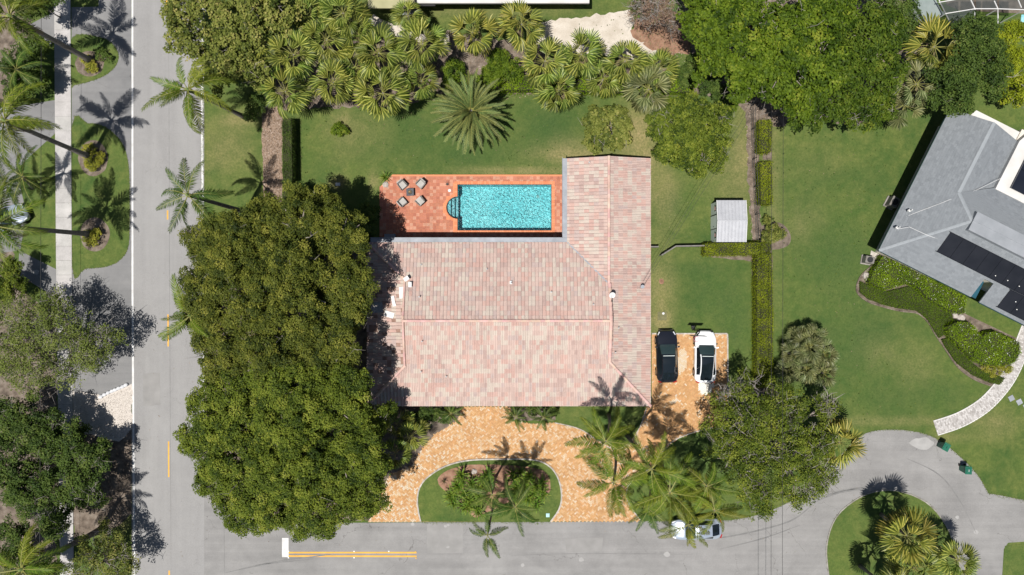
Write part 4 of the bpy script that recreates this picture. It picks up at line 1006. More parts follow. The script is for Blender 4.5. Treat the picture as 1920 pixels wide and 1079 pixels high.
def make_car(name, label, loc, rz, paint_m, L=4.75, W=1.92, glass_top=True, suv=0):
    t = thing(name, label, "car", loc, rz)
    hl = L / 2; W2 = W / 2
    ss = np.concatenate([np.linspace(-hl, -hl + .35, 7), np.linspace(-hl + .45, hl - .45, 34), np.linspace(hl - .35, hl, 7)])
    ztop = [(-hl, .78), (-hl + .12, .98), (-hl + .5, 1.13), (-hl + 1.0, 1.38), (-.55, 1.58), (-.1, 1.61), (.35, 1.52), (1.05, 1.08), (1.15, 1.02), (hl - .5, .86), (hl - .12, .74), (hl, .58)]
    zbelt = [(-hl, .72), (-hl + .2, .92), (-1.4, 1.02), (1.0, .93), (hl - .5, .80), (hl - .1, .68), (hl, .52)]
    def hw(s):
        f = max(0, (s - (hl - 1.05)) / 1.05); r_ = max(0, (-s - (hl - .8)) / .8)
        return W2 * (1 - .60 * f ** 3.0) * (1 - .40 * r_ ** 2.8) * (1 - .02 * (1 - abs(s) / hl))
    def roofw(s):
        return interp(s, [(-hl, .62), (-hl + .3, .60), (-1.2, .56), (0, .60), (.6, .66), (1.1, .72), (1.3, .70), (hl - .3, .62), (hl, .55)]) * hw(s)
    rings = []
    for s in ss:
        w = hw(s); zt = interp(s, ztop); zb = min(interp(s, zbelt), zt - .015); wr = roofw(s); lo = .22
        for c in (1.42, -1.43):
            if abs(s - c) < .44: lo = max(lo, .34 + math.sqrt(.44 ** 2 - (s - c) ** 2) * .82)
        if abs(s) > hl - .1: lo = .30
        cab = -hl + .45 < s < 1.12
        sh = .93 if cab else .90
        wi = w * (.90 if cab else .86); wt = wr + .05 if cab else wr + .10
        zwi = zb + (.03 if cab else (zt - zb) * .45); zwt = zt - (.07 if cab else .02)
        ring = [(w * .80, min(lo, zb - .06)), (w * .955, min(lo + .04, zb - .05)), (w, max(lo + .08, .55) if zb > .66 else zb - .04), (w * .99, zb - .03 if zb - .03 > lo else lo + .12), (w * .955, zb), (wi, zwi), (max(wt, 0), zwt), (wr - .02, zt - .01), (wr * .55, zt + .012), (0, zt + .018)]
        rings.append([V((x, s, z)) for x, z in ring])
    K = len(rings[0])
    parts = {'body': MB(), 'windscreen': MB(), 'glass_roof': MB(), 'rear_window': MB(), 'side_window_l': MB(), 'side_window_r': MB()}
    def addq(key, q, flip): parts[key].add(q[::-1] if flip else q, [(0, 1, 2, 3)])
    for i in range(len(ss) - 1):
        sm = (ss[i] + ss[i + 1]) / 2
        for k in range(K - 1):
            key = 'body'
            if k >= 7 and -hl + .30 < sm < 1.10: key = 'rear_window' if sm < -1.25 else ('glass_roof' if sm < .30 else 'windscreen')
            if k in (6,) and (.30 < sm < 1.0): key = 'windscreen'
            sidew_ = k == 5 and -hl + .85 < sm < .92
            for mir in (1, -1):
                if sidew_: key2 = 'side_window_r' if mir > 0 else 'side_window_l'
                else: key2 = key
                if key2 == 'glass_roof' and not glass_top: key2 = 'body'
                q = [rings[i][k], rings[i + 1][k], rings[i + 1][k + 1], rings[i][k + 1]]
                q = [V((v.x * mir, v.y, v.z)) for v in q]; addq(key2, q, mir > 0)
    for i in (0, len(ss) - 1):
        pts = [V((v.x, v.y, v.z)) for v in rings[i]] + [V((-v.x, v.y, v.z)) for v in rings[i][-2::-1]]
        parts['body'].add(pts, [tuple(range(len(pts)))])
    for i in range(len(ss) - 1):
        a, b = rings[i][0], rings[i + 1][0]; parts['body'].add([a, b, V((-b.x, b.y, b.z)), V((-a.x, a.y, a.z))], [(0, 1, 2, 3)])
    for key, mbx in parts.items():
        if not mbx.v: continue
        nm = key[:-2] if key.startswith('side') else key
        me_ = mbx.mesh(nm, paint_m if key == 'body' else (m_wind if key == 'windscreen' else m_cglass), True)
        bm = bmesh.new(); bm.from_mesh(me_); bmesh.ops.remove_doubles(bm, verts=bm.verts, dist=.0005); bmesh.ops.recalc_face_normals(bm, faces=bm.faces) if key == 'body' else None
        for e_ in bm.edges:
            if len(e_.link_faces) == 2 and e_.calc_face_angle(0) > .9: e_.smooth = False
        bm.to_mesh(me_); bm.free()
        o = bpy.data.objects.new(nm, me_); put(o, nm, t, False)
    def part(mbx, nm, m, par=None, sm=False): return mbx.build(nm, m, par or t, smooth=sm, world=False)
    for s_ in (-1, 1):
        part(MB().box((s_ * (W2 + .06), .88, 1.0), (.20, .12, .12), s_ * .25).box((s_ * (W2 - .04), .86, .95), (.12, .05, .04)), "mirror", paint_m)
        part(MB().box((s_ * .70, hl - .30, .735), (.10, .34, .05), s_ * .42, rx=-.25), "headlight", m_head)
        part(MB().box((s_ * .68, -hl + .10, .86), (.36, .10, .09), s_ * .35), "tail_light", m_tail)
        for c in (1.42, -1.43):
            wl_ = part(MB().tube([(s_ * (W2 - .24), c, .345), (s_ * (W2 - .20), c, .345), (s_ * (W2 - .03), c, .345), (s_ * (W2 - .005), c, .345)], [.31, .345, .345, .32], 22), "wheel", m_tyre, sm=False)
            part(MB().tube([(s_ * (W2 - .02), c, .345), (s_ * (W2 + .0), c, .345)], .225, 14), "rim", m_rim, wl_)
        part(MB().box((s_ * (W2 - .005), .25, .83), (.02, .2, .025)).box((s_ * (W2 - .005), -.75, .84), (.02, .2, .025)), "door_handle", paint_m)
        part(MB().tube([(s_ * .05, .98, 1.17), (s_ * .62, 1.0, 1.10)], .012, 4), "wiper", m_dark)
    part(MB().box((0, .14, 1.612), (1.02, .05, .014)), "roof_crossbar", m_bar if glass_top else m_dark)
    part(MB().box((0, hl - .005, .42), (1.3, .05, .16)), "bumper_grille", m_dark)
    part(MB().box((0, -hl + .0, .46), (.5, .03, .12)), "number_plate", m_frame)
    return t
m_pblack = M("black_car_paint", [(.008, .009, .013), (.010, .011, .016)], 1, .25, spec=.5, coat=1)
m_pwhite = M("white_car_paint", [(.72, .73, .74), (.76, .77, .78)], 1, .35, spec=.5, coat=.6)
m_psilver = M("pale_blue_silver_paint", [(.38, .44, .52), (.46, .52, .60)], 1, .25, spec=.6, metal=.4, coat=1)
def cl_(px_, py_, h=.9): p = P(px_, py_, h); return (p.x, p.y, .03)
make_car("black_car", "black car with dark glass roof parked next to the tiled roof", cl_(1251, 669), R(1), m_pblack)
make_car("white_car", "white car with black glass roof parked beside the basketball hoop", cl_(1323, 670), R(-1), m_pwhite)
make_car("silver_car", "pale blue silver car parked on the street under coconut palm fronds", cl_(1306, 993), R(92), m_psilver, 4.6, 1.85, False)
make_car("silver_car", "silver car half hidden under palm fronds at the left edge", cl_(2, 413), R(-68), m_psilver, 4.6, 1.85, False)

# basketball hoop
hp = thing("basketball_hoop", "basketball hoop on a pole behind the white car", "basketball hoop", P(1298, 620))
b0 = P(1299, 618); bc = P(1309, 630, 3.4)
MB().tube([b0, b0 + V((0, 0, 2.2)), V((b0.x * .5 + bc.x * .5, b0.y * .6 + bc.y * .4, 2.9)), V((bc.x - .02, bc.y + .06, 3.2))], .055, 8).build("pole", m_dark, hp)
MB().box((b0.x, b0.y + .2, .12), (.32, .36, .16), .2).build("base", m_dark, hp)
bd = MB().box((bc.x, bc.y, 3.4), (1.3, .045, .85), R(-2)).build("backboard", M("smoked_board", [(.05, .05, .055), (.08, .08, .085)], 2, .3), hp)
MB().box((bc.x, bc.y - .03, 3.25), (.45, .02, .35), R(-2)).build("target_square", m_frame, bd)
ring = [(bc.x - .05 + .225 * math.cos(a * .3142), bc.y - .32 + .225 * math.sin(a * .3142), 3.05) for a in range(21)]
MB().tube(ring, .014, 6, cap=False).build("rim", M("rim_red", [(.5, .08, .12), (.6, .1, .15)], 2, .4), hp)
mb = MB()
for a in range(12):
    an = a * math.pi / 6; c = (bc.x - .05, bc.y - .32)
    for s_ in (-.5, .5): mb.tube([(c[0] + .22 * math.cos(an), c[1] + .22 * math.sin(an), 3.04), (c[0] + .13 * math.cos(an + s_), c[1] + .13 * math.sin(an + s_), 2.65)], .006, 3)
mb.build("net", m_flower, hp)

# ------------------------------------------------------------------ patio furniture
m_seat = M("light_grey_cushion", [(.30, .29, .27), (.40, .385, .36)], 3, .9)
m_rattan = M("grey_rattan", [(.10, .095, .09), (.20, .19, .175)], 6, .8)
def chair_parts():
    t = thing("patio_chair", "", "chair", (0, 0, 0))
    w, d = .74, .72
    MB().prism([(-w / 2 + .09, -d / 2 + .02), (w / 2 - .09, -d / 2 + .02), (w / 2 - .12, d / 2 - .12), (-w / 2 + .12, d / 2 - .12)], .26, .44).build("cushion", m_seat, t, world=False, bevel=.025)
    MB().prism([(-w / 2, -d / 2), (w / 2, -d / 2), (w / 2 - .06, d / 2), (-w / 2 + .06, d / 2)], .10, .26).build("seat_frame", m_rattan, t, world=False)
    bkp = []
    MB().box((0, d / 2 - .05, .55), (w - .14, .09, .60), rx=-.18).build("backrest", m_seat, t, world=False, bevel=.03)
    for s_ in (-1, 1):
        MB().box((s_ * (w / 2 - .04), .0, .42), (.08, d - .08, .34), s_ * .07).build("armrest", m_rattan, t, world=False, bevel=.015)
        for y in (-1, 1): MB().tube([(s_ * (w / 2 - .08), y * (d / 2 - .07), 0), (s_ * (w / 2 - .08), y * (d / 2 - .07), .12)], .022, 6).build("leg", m_dark, t, world=False)
    return t
def copy_tree(o, parent=None):
    c = o.copy(); C.objects.link(c); c.parent = parent
    for ch in list(o.children): copy_tree(ch, c)
    return c
ch0 = chair_parts()
for i, (x, y, a, l) in enumerate([(754.5, 347, 40, "light grey patio chair nearest the corner planter"), (789.5, 345, -42, "light grey patio chair at upper right of the dark fire table"),
                                  (754.5, 379.5, 132, "light grey patio chair with tree shade across its seat"), (788, 377.5, 222, "light grey patio chair closest to the pool steps")]):
    o = ch0 if i == 0 else copy_tree(ch0)
    p = P(x, y, .4); o.location = (p.x, p.y, DZ); o.rotation_euler = (0, 0, R(a)); tag(o, l, "chair", "patio chairs around the fire table")
ft = thing("fire_table", "square dark grey fire table with a gold ring burner between the patio chairs", "fire table", (*P2(770.5, 362), DZ), R(2))
m_char = M("charcoal_stone", [(.045, .05, .06), (.075, .08, .09)], 3, .6)
MB().box((0, 0, .18), (.56, .56, .36)).build("base", m_char, ft, world=False); MB().box((0, 0, .39), (.68, .68, .06)).build("table_top", m_char, ft, world=False, bevel=.01)
MB().tube([(0, 0, .42), (0, 0, .43)], .2, 16).build("burner_tray", m_dark, ft, world=False)
MB().tube([(.1 * math.cos(a * .3491), .1 * math.sin(a * .3491), .445) for a in range(19)], .018, 5, cap=False).build("burner_ring", M("brass", [(.5, .35, .12), (.6, .42, .16)], 2, .4, metal=.6), ft, world=False)
bn = thing("patio_bench", "grey bench against the gutter side of the pool deck in tree shade", "bench", (*P2(733, 444.5), DZ))
MB().box((0, 0, .22), (.95, .42, .36)).build("base", m_rattan, bn, world=False); MB().box((0, 0, .44), (1.0, .46, .09)).build("seat", m_gut, bn, world=False, bevel=.02)
sc = thing("garden_ornament", "small dark metal garden ornament with thin arms by the pool corner", "ornament", (*P2(839, 346), DZ))
mb = MB()
for k in range(5):
    a = k * 1.26; mb.tube([(0, 0, 0), (.06 * math.cos(a), .06 * math.sin(a), .3), (.2 * math.cos(a), .2 * math.sin(a), .55)], [.02, .018, .008], 5)
mb.build("stem", m_bark, sc, world=False); MB().tube([(0, 0, 0), (0, 0, .05)], .12, 10).build("base", m_dark, sc, world=False)
o = MB().box((*P2(633.5, 346), .05), (.32, .16, .1)).box((*P2(633.5, 346), .02), (.42, .28, .04)).build("valve_cover", m_frame); tag(o, "small white valve cover on the lawn left of the pool", "valve cover")
o = MB().box((*P2(1027, 966), .07), (.32, .34, .05)).box((*P2(1027, 966), .1), (.26, .28, .012)).build("meter_box_lid", M("pale_blue_plastic", [(.30, .50, .52), (.38, .58, .60)], 2, .6)); tag(o, "pale blue meter box lid in the grass of the driveway island", "meter box")
o = MB().prism([P2(1233, 585), P2(1250, 585), P2(1250, 601), P2(1233, 601)], 0, .03).build("septic_lid", M("mossy_concrete", [(.11, .11, .05), (.17, .16, .08)], 3, .9)); tag(o, "square mossy lid in the lawn north of the black car", "lid")
o = MB().tube([(*P2(1243, 588), 0), (*P2(1243, 588), .14)], .09, 10).tube([(*P2(1243, 588), .14), (*P2(1243, 588), .18)], .11, 10).build("cleanout_cap", m_frame); tag(o, "round white cleanout cap on the mossy lid", "pipe cap")
tag(sheet("bare_patch", smooth_poly([(1236, 525), (1241, 523), (1245, 527), (1243, 533), (1237, 532)], 3), m_mulch, .007), kind='structure')

# wheeled bins
def make_bin(label, px_, py_, rz):
    t = thing("wheeled_bin", label, "bin", P(px_, py_), rz, "green wheeled bins at the turning loop")
    mg = m_bin; q0 = [(-.24, -.28), (.24, -.28), (.24, .28), (-.24, .28)]
    mb = MB(); vs_ = [(x * .86, y * .86, .06) for x, y in q0] + [(x * 1.12, y * 1.12, .98) for x, y in q0]
    mb.add(vs_, [(0, 3, 2, 1), (4, 5, 6, 7), (0, 1, 5, 4), (1, 2, 6, 5), (2, 3, 7, 6), (3, 0, 4, 7)]).build("body", mg, t, world=False, bevel=.01)
    MB().box((0, .0, 1.02), (.60, .70, .06)).box((0, -.02, 1.06), (.44, .50, .035)).build("lid", mg, t, world=False, bevel=.012)
    MB().tube([(-.24, .40, .96), (.24, .40, .96)], .02, 6).build("handle", mg, t, world=False)
    for s_ in (-1, 1): MB().tube([(s_ * .22, .27, .12), (s_ * .28, .27, .12)], .12, 12).build("wheel", m_tyre, t, world=False)
    return t
m_bin = M("green_bin_plastic", [(.008, .09, .055), (.015, .13, .08)], 2, .4, spec=.5)
b1 = make_bin("green wheeled bin set at a slant, nearest the paved garden path", 1761, 834, R(-28)); b2 = make_bin("green wheeled bin farther down the loop from the paved path", 1802, 877, R(-2))
MB().tube([(0, -.1, 1.085), (0, .1, 1.085)], .02, 5).build("lid_grip", m_frame, b2, world=False); MB().tube([(0, -.1, 1.085), (0, .1, 1.085)], .02, 5).build("lid_grip", m_dark, b1, world=False)

# air conditioning units
m_casing = M('weathered_casing', [(.13, .12, .11), (.20, .19, .175)], 3, .7)
def ac(label, px_, py_, rz, w=.9, h=.8):
    t = thing("air_conditioner", label, "air conditioner", P(px_, py_), rz)
    MB().box((0, 0, .05), (w + .12, w + .05, .1)).build("pad", m_kerbd, t, world=False); MB().box((0, 0, .1 + h / 2), (w, w * .8, h)).build("casing", m_casing, t, world=False, bevel=.02)
    MB().tube([(0, 0, .1 + h), (0, 0, .13 + h)], w * .33, 16).build("fan_grille", m_dark, t, world=False)
ac("boxy grey air conditioner in the shadow of the grey roof", 1668, 381, R(62)); ac("weathered grey air conditioner beside the start of the planted bed", 1623, 488, R(-10), .8, .7)
MB_p = sheet("ac_paving", [(1633, 470), (1650, 478), (1640, 492), (1630, 490)], m_kerb, .02, thick=.02)

# ------------------------------------------------------------------ fences, wires
fn = thing("low_wall", "low grey wall bending across the lawn to the shed hedge", "wall", P(1240, 478))
pts = [P2(1240, 479, .9), P2(1267, 462, .9), P2(1322, 461, .9)]
for a, b in zip(pts, pts[1:]):
    d = V((b[0] - a[0], b[1] - a[1])); n = max(1, int(d.length / 1.2))
    for k in range(n):
        c = V(a) + d * (k + .5) / n; MB().box((c.x, c.y, .5), (d.length / n - .01, .08, 1.0), math.atan2(d.y, d.x)).box((c.x, c.y, 1.02), (d.length / n, .11, .04), math.atan2(d.y, d.x)).build("panel", m_casing, fn)
MB().box((*P2(1227, 463, .9), .5), (.75, .1, 1.0)).build("gate_panel", m_casing, fn)
m_mesh = M("dark_fence_metal", [(.02, .025, .025), (.05, .055, .055)], 3, .5)
fc = thing("chain_link_fence", "dark wire fence running beside the soil strip and hedges", "fence", P(1410, 200))
fp = [(1407, 188), (1410, 300), (1418, 455)]
for (a, b) in zip(fp, fp[1:]):
    A3, B3 = P(*a), P(*b)
    for z in (.08, .6, 1.15): MB().tube([A3 + V((0, 0, z)), B3 + V((0, 0, z))], .022, 5).build("rail", m_mesh, fc)
    n = int((B3 - A3).length / 2)
    for k in range(n + 1): q = A3.lerp(B3, k / n); MB().tube([q, q + V((0, 0, 1.2))], .035, 6).build("post", m_mesh, fc)
fc = thing("chain_link_fence", "dark wire fence behind the lawn along the tall narrow hedge", "fence", P(1414, 480))
A3, B3 = P(1411, 474), P(1418, 715)
for z in (.08, .6, 1.15): MB().tube([A3 + V((0, 0, z)), B3 + V((0, 0, z))], .018, 5).build("rail", m_mesh, fc)
for k in range(7): q = A3.lerp(B3, k / 6); MB().tube([q, q + V((0, 0, 1.2))], .03, 6).build("post", m_mesh, fc)
m_wire = M("black_wire", [(.015, .015, .015), (.025, .025, .025)], 1, .5)
def wire(label, a, b, r=.016, sag=.3):
    pts = [a.lerp(b, k / 24) - V((0, 0, sag * 4 * (k / 24) * (1 - k / 24))) for k in range(25)]
    tag(MB().tube(pts, r, 4).build("power_line", m_wire), label, "power line")
wire("overhead wire at the right, the one closer to the grey house", P(1474, -1200, 8), P(1467, 2400, 8))
wire("overhead wire at the right, the one closer to the tall hedge", P(1452, -1200, 6.8), P(1446, 2400, 6.8))
wire("overhead wire running above the left grass strip of the sidewalk", P(77, -1200, 4.4), P(66, 2400, 4.4))
wire("upper of two thin service wires crossing the lawn to the red roof", P(1452, 130, 6.8), P(1206, 528, 3.4), .012, .2)
wire("lower of two thin service wires crossing the lawn to the red roof", P(1452, 150, 6.6), P(1206, 538, 3.3), .012, .25)

# ------------------------------------------------------------------ pale paved garden path and stepping stones
pc = smooth_poly([(1754, 803), (1800, 787), (1842, 762), (1872, 732), (1893, 702), (1910, 665), (1925, 625), (1945, 580)], 6, False)
pc = [V(P2(x, y)) for x, y in pc]
path = structure(thing("garden_path", None, None, (*pc[0], 0)))
m_cob = M("pale_cobble", [(.28, .265, .25), (.36, .345, .33), (.43, .415, .40), (.50, .485, .47)], 3, .85, .3, 20, attr=True, amp=.2)
acc = [0]
for a, b in zip(pc, pc[1:]): acc.append(acc[-1] + (b - a).length)
def pat(s_):
    for i in range(len(pc) - 1):
        if s_ <= acc[i + 1]:
            t = (s_ - acc[i]) / (acc[i + 1] - acc[i]); d = (pc[i + 1] - pc[i]).normalized(); return pc[i].lerp(pc[i + 1], t), d
    return pc[-1], (pc[-1] - pc[-2]).normalized()
mb = MB(); PW = .62
nseg = int(acc[-1] / .13)
for i in range(nseg):
    s0, s1 = i * acc[-1] / nseg, (i + 1) * acc[-1] / nseg
    (p, d), (q, e_) = pat(s0), pat(s1); n1, n2 = V((-d.y, d.x)), V((-e_.y, e_.x))
    nb = 6; off = .5 * (i % 2)
    for j in range(-1, nb + 1):
        a, b = (j + off) / nb, (j + 1 + off) / nb
        a, b = max(0, a), min(1, b)
        if b - a < .03: continue
        ya, yb = -PW + 2 * PW * a + .008, -PW + 2 * PW * b - .008
        t0, t1 = .06, .94
        qq = [p.lerp(q, t0) + n1 * ya, p.lerp(q, t1) + n2 * ya, p.lerp(q, t1) + n2 * yb, p.lerp(q, t0) + n1 * yb]
        mb.prism([tuple(x) for x in qq], .0, .04 + random.uniform(-.004, .004), t=random.random(), bottom=False)
o = mb.build("cobble", m_cob, path); o['kind'] = 'stuff'
base = [tuple(pat(acc[-1] * k / 40)[0] + V((-pat(acc[-1] * k / 40)[1].y, pat(acc[-1] * k / 40)[1].x)) * (PW + .09)) for k in range(41)] + [tuple(pat(acc[-1] * k / 40)[0] - V((-pat(acc[-1] * k / 40)[1].y, pat(acc[-1] * k / 40)[1].x)) * (PW + .09)) for k in range(40, -1, -1)]
MB().prism(base, 0, .02).build("path_bed", m_kerb, path)
for s_ in (-1, 1):
    n = int(acc[-1] / .32)
    for k in range(n):
        p, d = pat((k + .5) * acc[-1] / n); nn = V((-d.y, d.x)) * s_ * (PW + .05); MB().box((p.x + nn.x, p.y + nn.y, .03), (.30, .10, .06), math.atan2(d.y, d.x)).build("edge_stone", m_flatwhite, path)
for (x, y, a) in [(1896, 747, .5), (1911, 754, .5), (1924, 762, .5)]:
    MB().box((*P2(x, y), .02), (.48, .48, .04), a).build("stepping_stone", m_gut, lawn)

# ------------------------------------------------------------------ vegetation
def leaf_mesh(name, Cn, Nn_, L, W, tint, m, parent=None, kind=None, world=True, stiff=.0):
    n = len(Cn); Nn_ = Nn_ / np.maximum(np.linalg.norm(Nn_, axis=1, keepdims=True), 1e-6)
    r = RS.normal(size=(n, 3)); t = np.cross(Nn_, r); t /= np.maximum(np.linalg.norm(t, axis=1, keepdims=True), 1e-6); b = np.cross(Nn_, t)
    L = np.asarray(L).reshape(-1, 1); W = np.asarray(W).reshape(-1, 1)
    v = np.empty((n, 4, 3)); v[:, 0] = Cn - t * L / 2; v[:, 1] = Cn + b * W / 2 + t * L * .05; v[:, 2] = Cn + t * L / 2 - Nn_ * L * .12; v[:, 3] = Cn - b * W / 2 + t * L * .05
    me_ = bpy.data.meshes.new(name); me_.vertices.add(4 * n); me_.loops.add(4 * n); me_.polygons.add(n)
    me_.vertices.foreach_set('co', v.astype(np.float32).ravel()); me_.loops.foreach_set('vertex_index', np.arange(4 * n, dtype=np.int32))
    me_.polygons.foreach_set('loop_start', np.arange(0, 4 * n, 4, dtype=np.int32))
    a = me_.attributes.new('tint', 'FLOAT', 'FACE'); a.data.foreach_set('value', np.clip(tint, 0, 1).astype(np.float32))
    me_.materials.append(m); me_.update(calc_edges=True)
    o = bpy.data.objects.new(name, me_); put(o, name, parent, world)
    if kind: o['kind'] = kind
    return o
def blob_leaves(lobes, rc, nl, inner=.35, dens=1.0, zmin=-.25, bias=0):
    """leaf positions, normals and tints: clumps over ellipsoid lobes, leaves inside each clump"""
    Cs = []; Rr = []; T_ = []
    lb = np.array(lobes)
    for i, (x, y, z, rx, ry, rz) in enumerate(lobes):
        ar = 2 * math.pi * ((rx * ry) ** .5) * ((rx * ry) ** .5 * .5 + rz * .7); n = max(6, int(ar / (rc * rc * 1.25) * dens))
        d = RS.normal(size=(n * 2, 3)); d /= np.linalg.norm(d, axis=1, keepdims=True); d = d[d[:, 2] > zmin][:n]
        lump = 1 + .13 * np.sin(d[:, 0] * 5 + i) * np.cos(d[:, 1] * 6 + 2 * i)
        k = RS.uniform(.80, 1.0, (len(d), 1)) * lump[:, None]; c = np.array([x, y, z]) + d * np.array([rx, ry, rz]) * k
        m_ = int(n * inner); d2 = RS.normal(size=(m_, 3)); d2 /= np.linalg.norm(d2, axis=1, keepdims=True)
        c2 = np.array([x, y, z]) + d2 * np.array([rx, ry, rz * .8]) * RS.uniform(.35, .7, (m_, 1))
        c = np.vstack([c, c2]); keep = np.ones(len(c), bool)
        for j, (x2, y2, z2, a, b, c_) in enumerate(lobes):
            if j == i: continue
            q = ((c[:, 0] - x2) / a) ** 2 + ((c[:, 1] - y2) / b) ** 2 + ((c[:, 2] - z2) / c_) ** 2
            keep &= ~((q < .55) )
        hole = np.sin(c[:, 0] * 1.55 + 2.1 * np.sin(c[:, 1] * .63)) * np.sin(c[:, 1] * 1.7 + 1.8 * np.sin(c[:, 0] * .57 + 1))
        if len(lobes) > 20: keep &= (hole > -.62) | (RS.uniform(0, 1, len(c)) < .12)
        c = c[keep & (c[:, 2] > .3)]; Cs.append(c); Rr.append(rc * RS.uniform(.55, 1.25, len(c))); T_.append(RS.normal(.43 + bias, .21, len(c)))
    Cc = np.vstack(Cs); Rr = np.concatenate(Rr); T_ = np.concatenate(T_)
    cnt = np.maximum(4, (nl * (Rr / rc) ** 2).astype(int)); idx = np.repeat(np.arange(len(Cc)), cnt); N = len(idx)
    d = RS.normal(size=(N, 3)); d /= np.linalg.norm(d, axis=1, keepdims=True); d[:, 2] = np.where(d[:, 2] < -.3, -d[:, 2], d[:, 2])
    rad = RS.uniform(.35, 1.0, (N, 1)) ** .6
    pos = Cc[idx] + d * rad * Rr[idx][:, None] * np.array([1, 1, .75])
    nrm = d * .7 + np.array([0, 0, .75]) + RS.normal(size=(N, 3)) * .38
    return pos, nrm, T_[idx] + RS.normal(0, .13, N), Cc
def limbs(base, lobes, rt, parent, twigs=0, lean=None, seed=0, mt=None):
    base = V(base); cen = sum((V(l[:3]) for l in lobes), V()) / len(lobes); zf = max(.6, min(l[2] for l in lobes) * .45)
    fork = V((base.x + (cen.x - base.x) * .3, base.y + (cen.y - base.y) * .3, zf))
    MB().tube([base - V((0, 0, .05)), base + V((0, 0, .25)), base.lerp(fork, .5), fork], [rt * 1.5, rt * 1.1, rt, rt * .85], 9).build("trunk", mt or m_bark, parent, smooth=True)
    for l in lobes:
        c = V(l[:3]); mid = fork.lerp(c, .5) + V((random.uniform(-.3, .3), random.uniform(-.3, .3), -.1 * (c - fork).length * .5))
        mb = MB(); mb.tube([fork, mid, c], [rt * .6, rt * .42, rt * .25], 7)
        for k in range(7):
            a = random.uniform(0, 6.28); e_ = random.uniform(.1, 1.2); d = V((math.cos(a) * math.cos(e_) * l[3], math.sin(a) * math.cos(e_) * l[4], math.sin(e_) * l[5])) * .86
            s0 = mid.lerp(c, random.uniform(.4, 1)); mb.tube([s0, s0.lerp(c + d, .5) + V((0, 0, .15)), c + d], [rt * .2, rt * .12, rt * .05], 5)
        mb.build("limb", mt or m_bark, parent, smooth=True)
    if twigs:
        mb = MB()
        for k in range(twigs):
            l = random.choice(lobes); a = random.uniform(0, 6.28); e_ = random.uniform(.15, 1.45)
            d = V((math.cos(a) * math.cos(e_) * l[3], math.sin(a) * math.cos(e_) * l[4], math.sin(e_) * l[5])); p = V(l[:3]) + d * random.uniform(.5, .8)
            L_ = random.uniform(.4, 1.1); dr = (d.normalized() * .6 + V((random.gauss(0, .6), random.gauss(0, .6), random.gauss(.1, .3)))).normalized()
            q1 = p + dr * L_ * .5 + V((random.gauss(0, .08), random.gauss(0, .08), 0)); q2 = p + dr * L_ + V((random.gauss(0, .2), random.gauss(0, .2), 0))
            mb.tube([p, q1, q2], [.035, .022, .01], 3)
            for _ in range(2):
                e2 = q1.lerp(q2, random.random()); mb.tube([e2, e2 + V((random.gauss(0, .35), random.gauss(0, .35), random.gauss(.1, .15)))], [.016, .006], 3)
        mb.build("twig", m_twig, parent)['kind'] = 'stuff'
def tree(name, label, lobes_px, base_px, m, leaf=(.22, .12), rc=.7, nl=70, rt=.25, twigs=0, group=None, cat="tree", dens=1., inner=.35, bias=0, squash=.72, mt=None):
    lobes = []
    for (x, y, r_, zt) in lobes_px:
        rw = r_ / S * (H - zt * .8) / H; rz = min(rw * squash, zt * .48); p = P(x, y, zt - rz * .6); lobes.append((p.x, p.y, zt - rz, rw * .93, rw * .93, rz))
    if base_px is None:
        cx = sum(l[0] for l in lobes) / len(lobes); cy_ = sum(l[1] for l in lobes) / len(lobes); base = V((cx, cy_, 0))
    else: base = P(*base_px)
    t = thing(name, label, cat, base, 0, group)
    limbs(base, lobes, rt, t, twigs, mt=mt)
    big = []
    if len(lobes) > 4:
        for (x, y, z, a, b, c_) in list(lobes):
            for _ in range(2):
                an = random.uniform(0, 6.28); q = random.uniform(.85, 1.12); f = random.uniform(.16, .32); lobes.append((x + a * q * math.cos(an), y + b * q * math.sin(an), max(1.2, z - c_ * random.uniform(0, .5)), a * f, b * f, a * f * .8))
    for (x, y, z, a, b, c_) in lobes:
        big.append((x, y, z, a * .64, b * .64, c_ * .66))
        if a < 1.1: big[-1] = (x, y, z, a, b, c_); continue
        ns = 9 if a > 2 else 6; a0 = random.uniform(0, 6.28)
        for k in range(ns):
            an = a0 + k * 2.4; ev = math.asin(min(.98, .12 + .86 * (k + .5) / ns)); q = random.uniform(.56, .74); f = random.uniform(.30, .48)
            big.append((x + a * q * math.cos(an) * math.cos(ev), y + b * q * math.sin(an) * math.cos(ev), z + c_ * q * 1.05 * math.sin(ev), a * f, b * f, max(c_, a * .5) * f))
    pos, nrm, ti, cc = blob_leaves(big, rc, nl, inner, dens, bias=bias)
    n = len(pos); s_ = RS.uniform(.7, 1.25, n)
    leaf_mesh("crown", pos, nrm, leaf[0] * s_, leaf[1] * s_, ti, m, t)
    return t

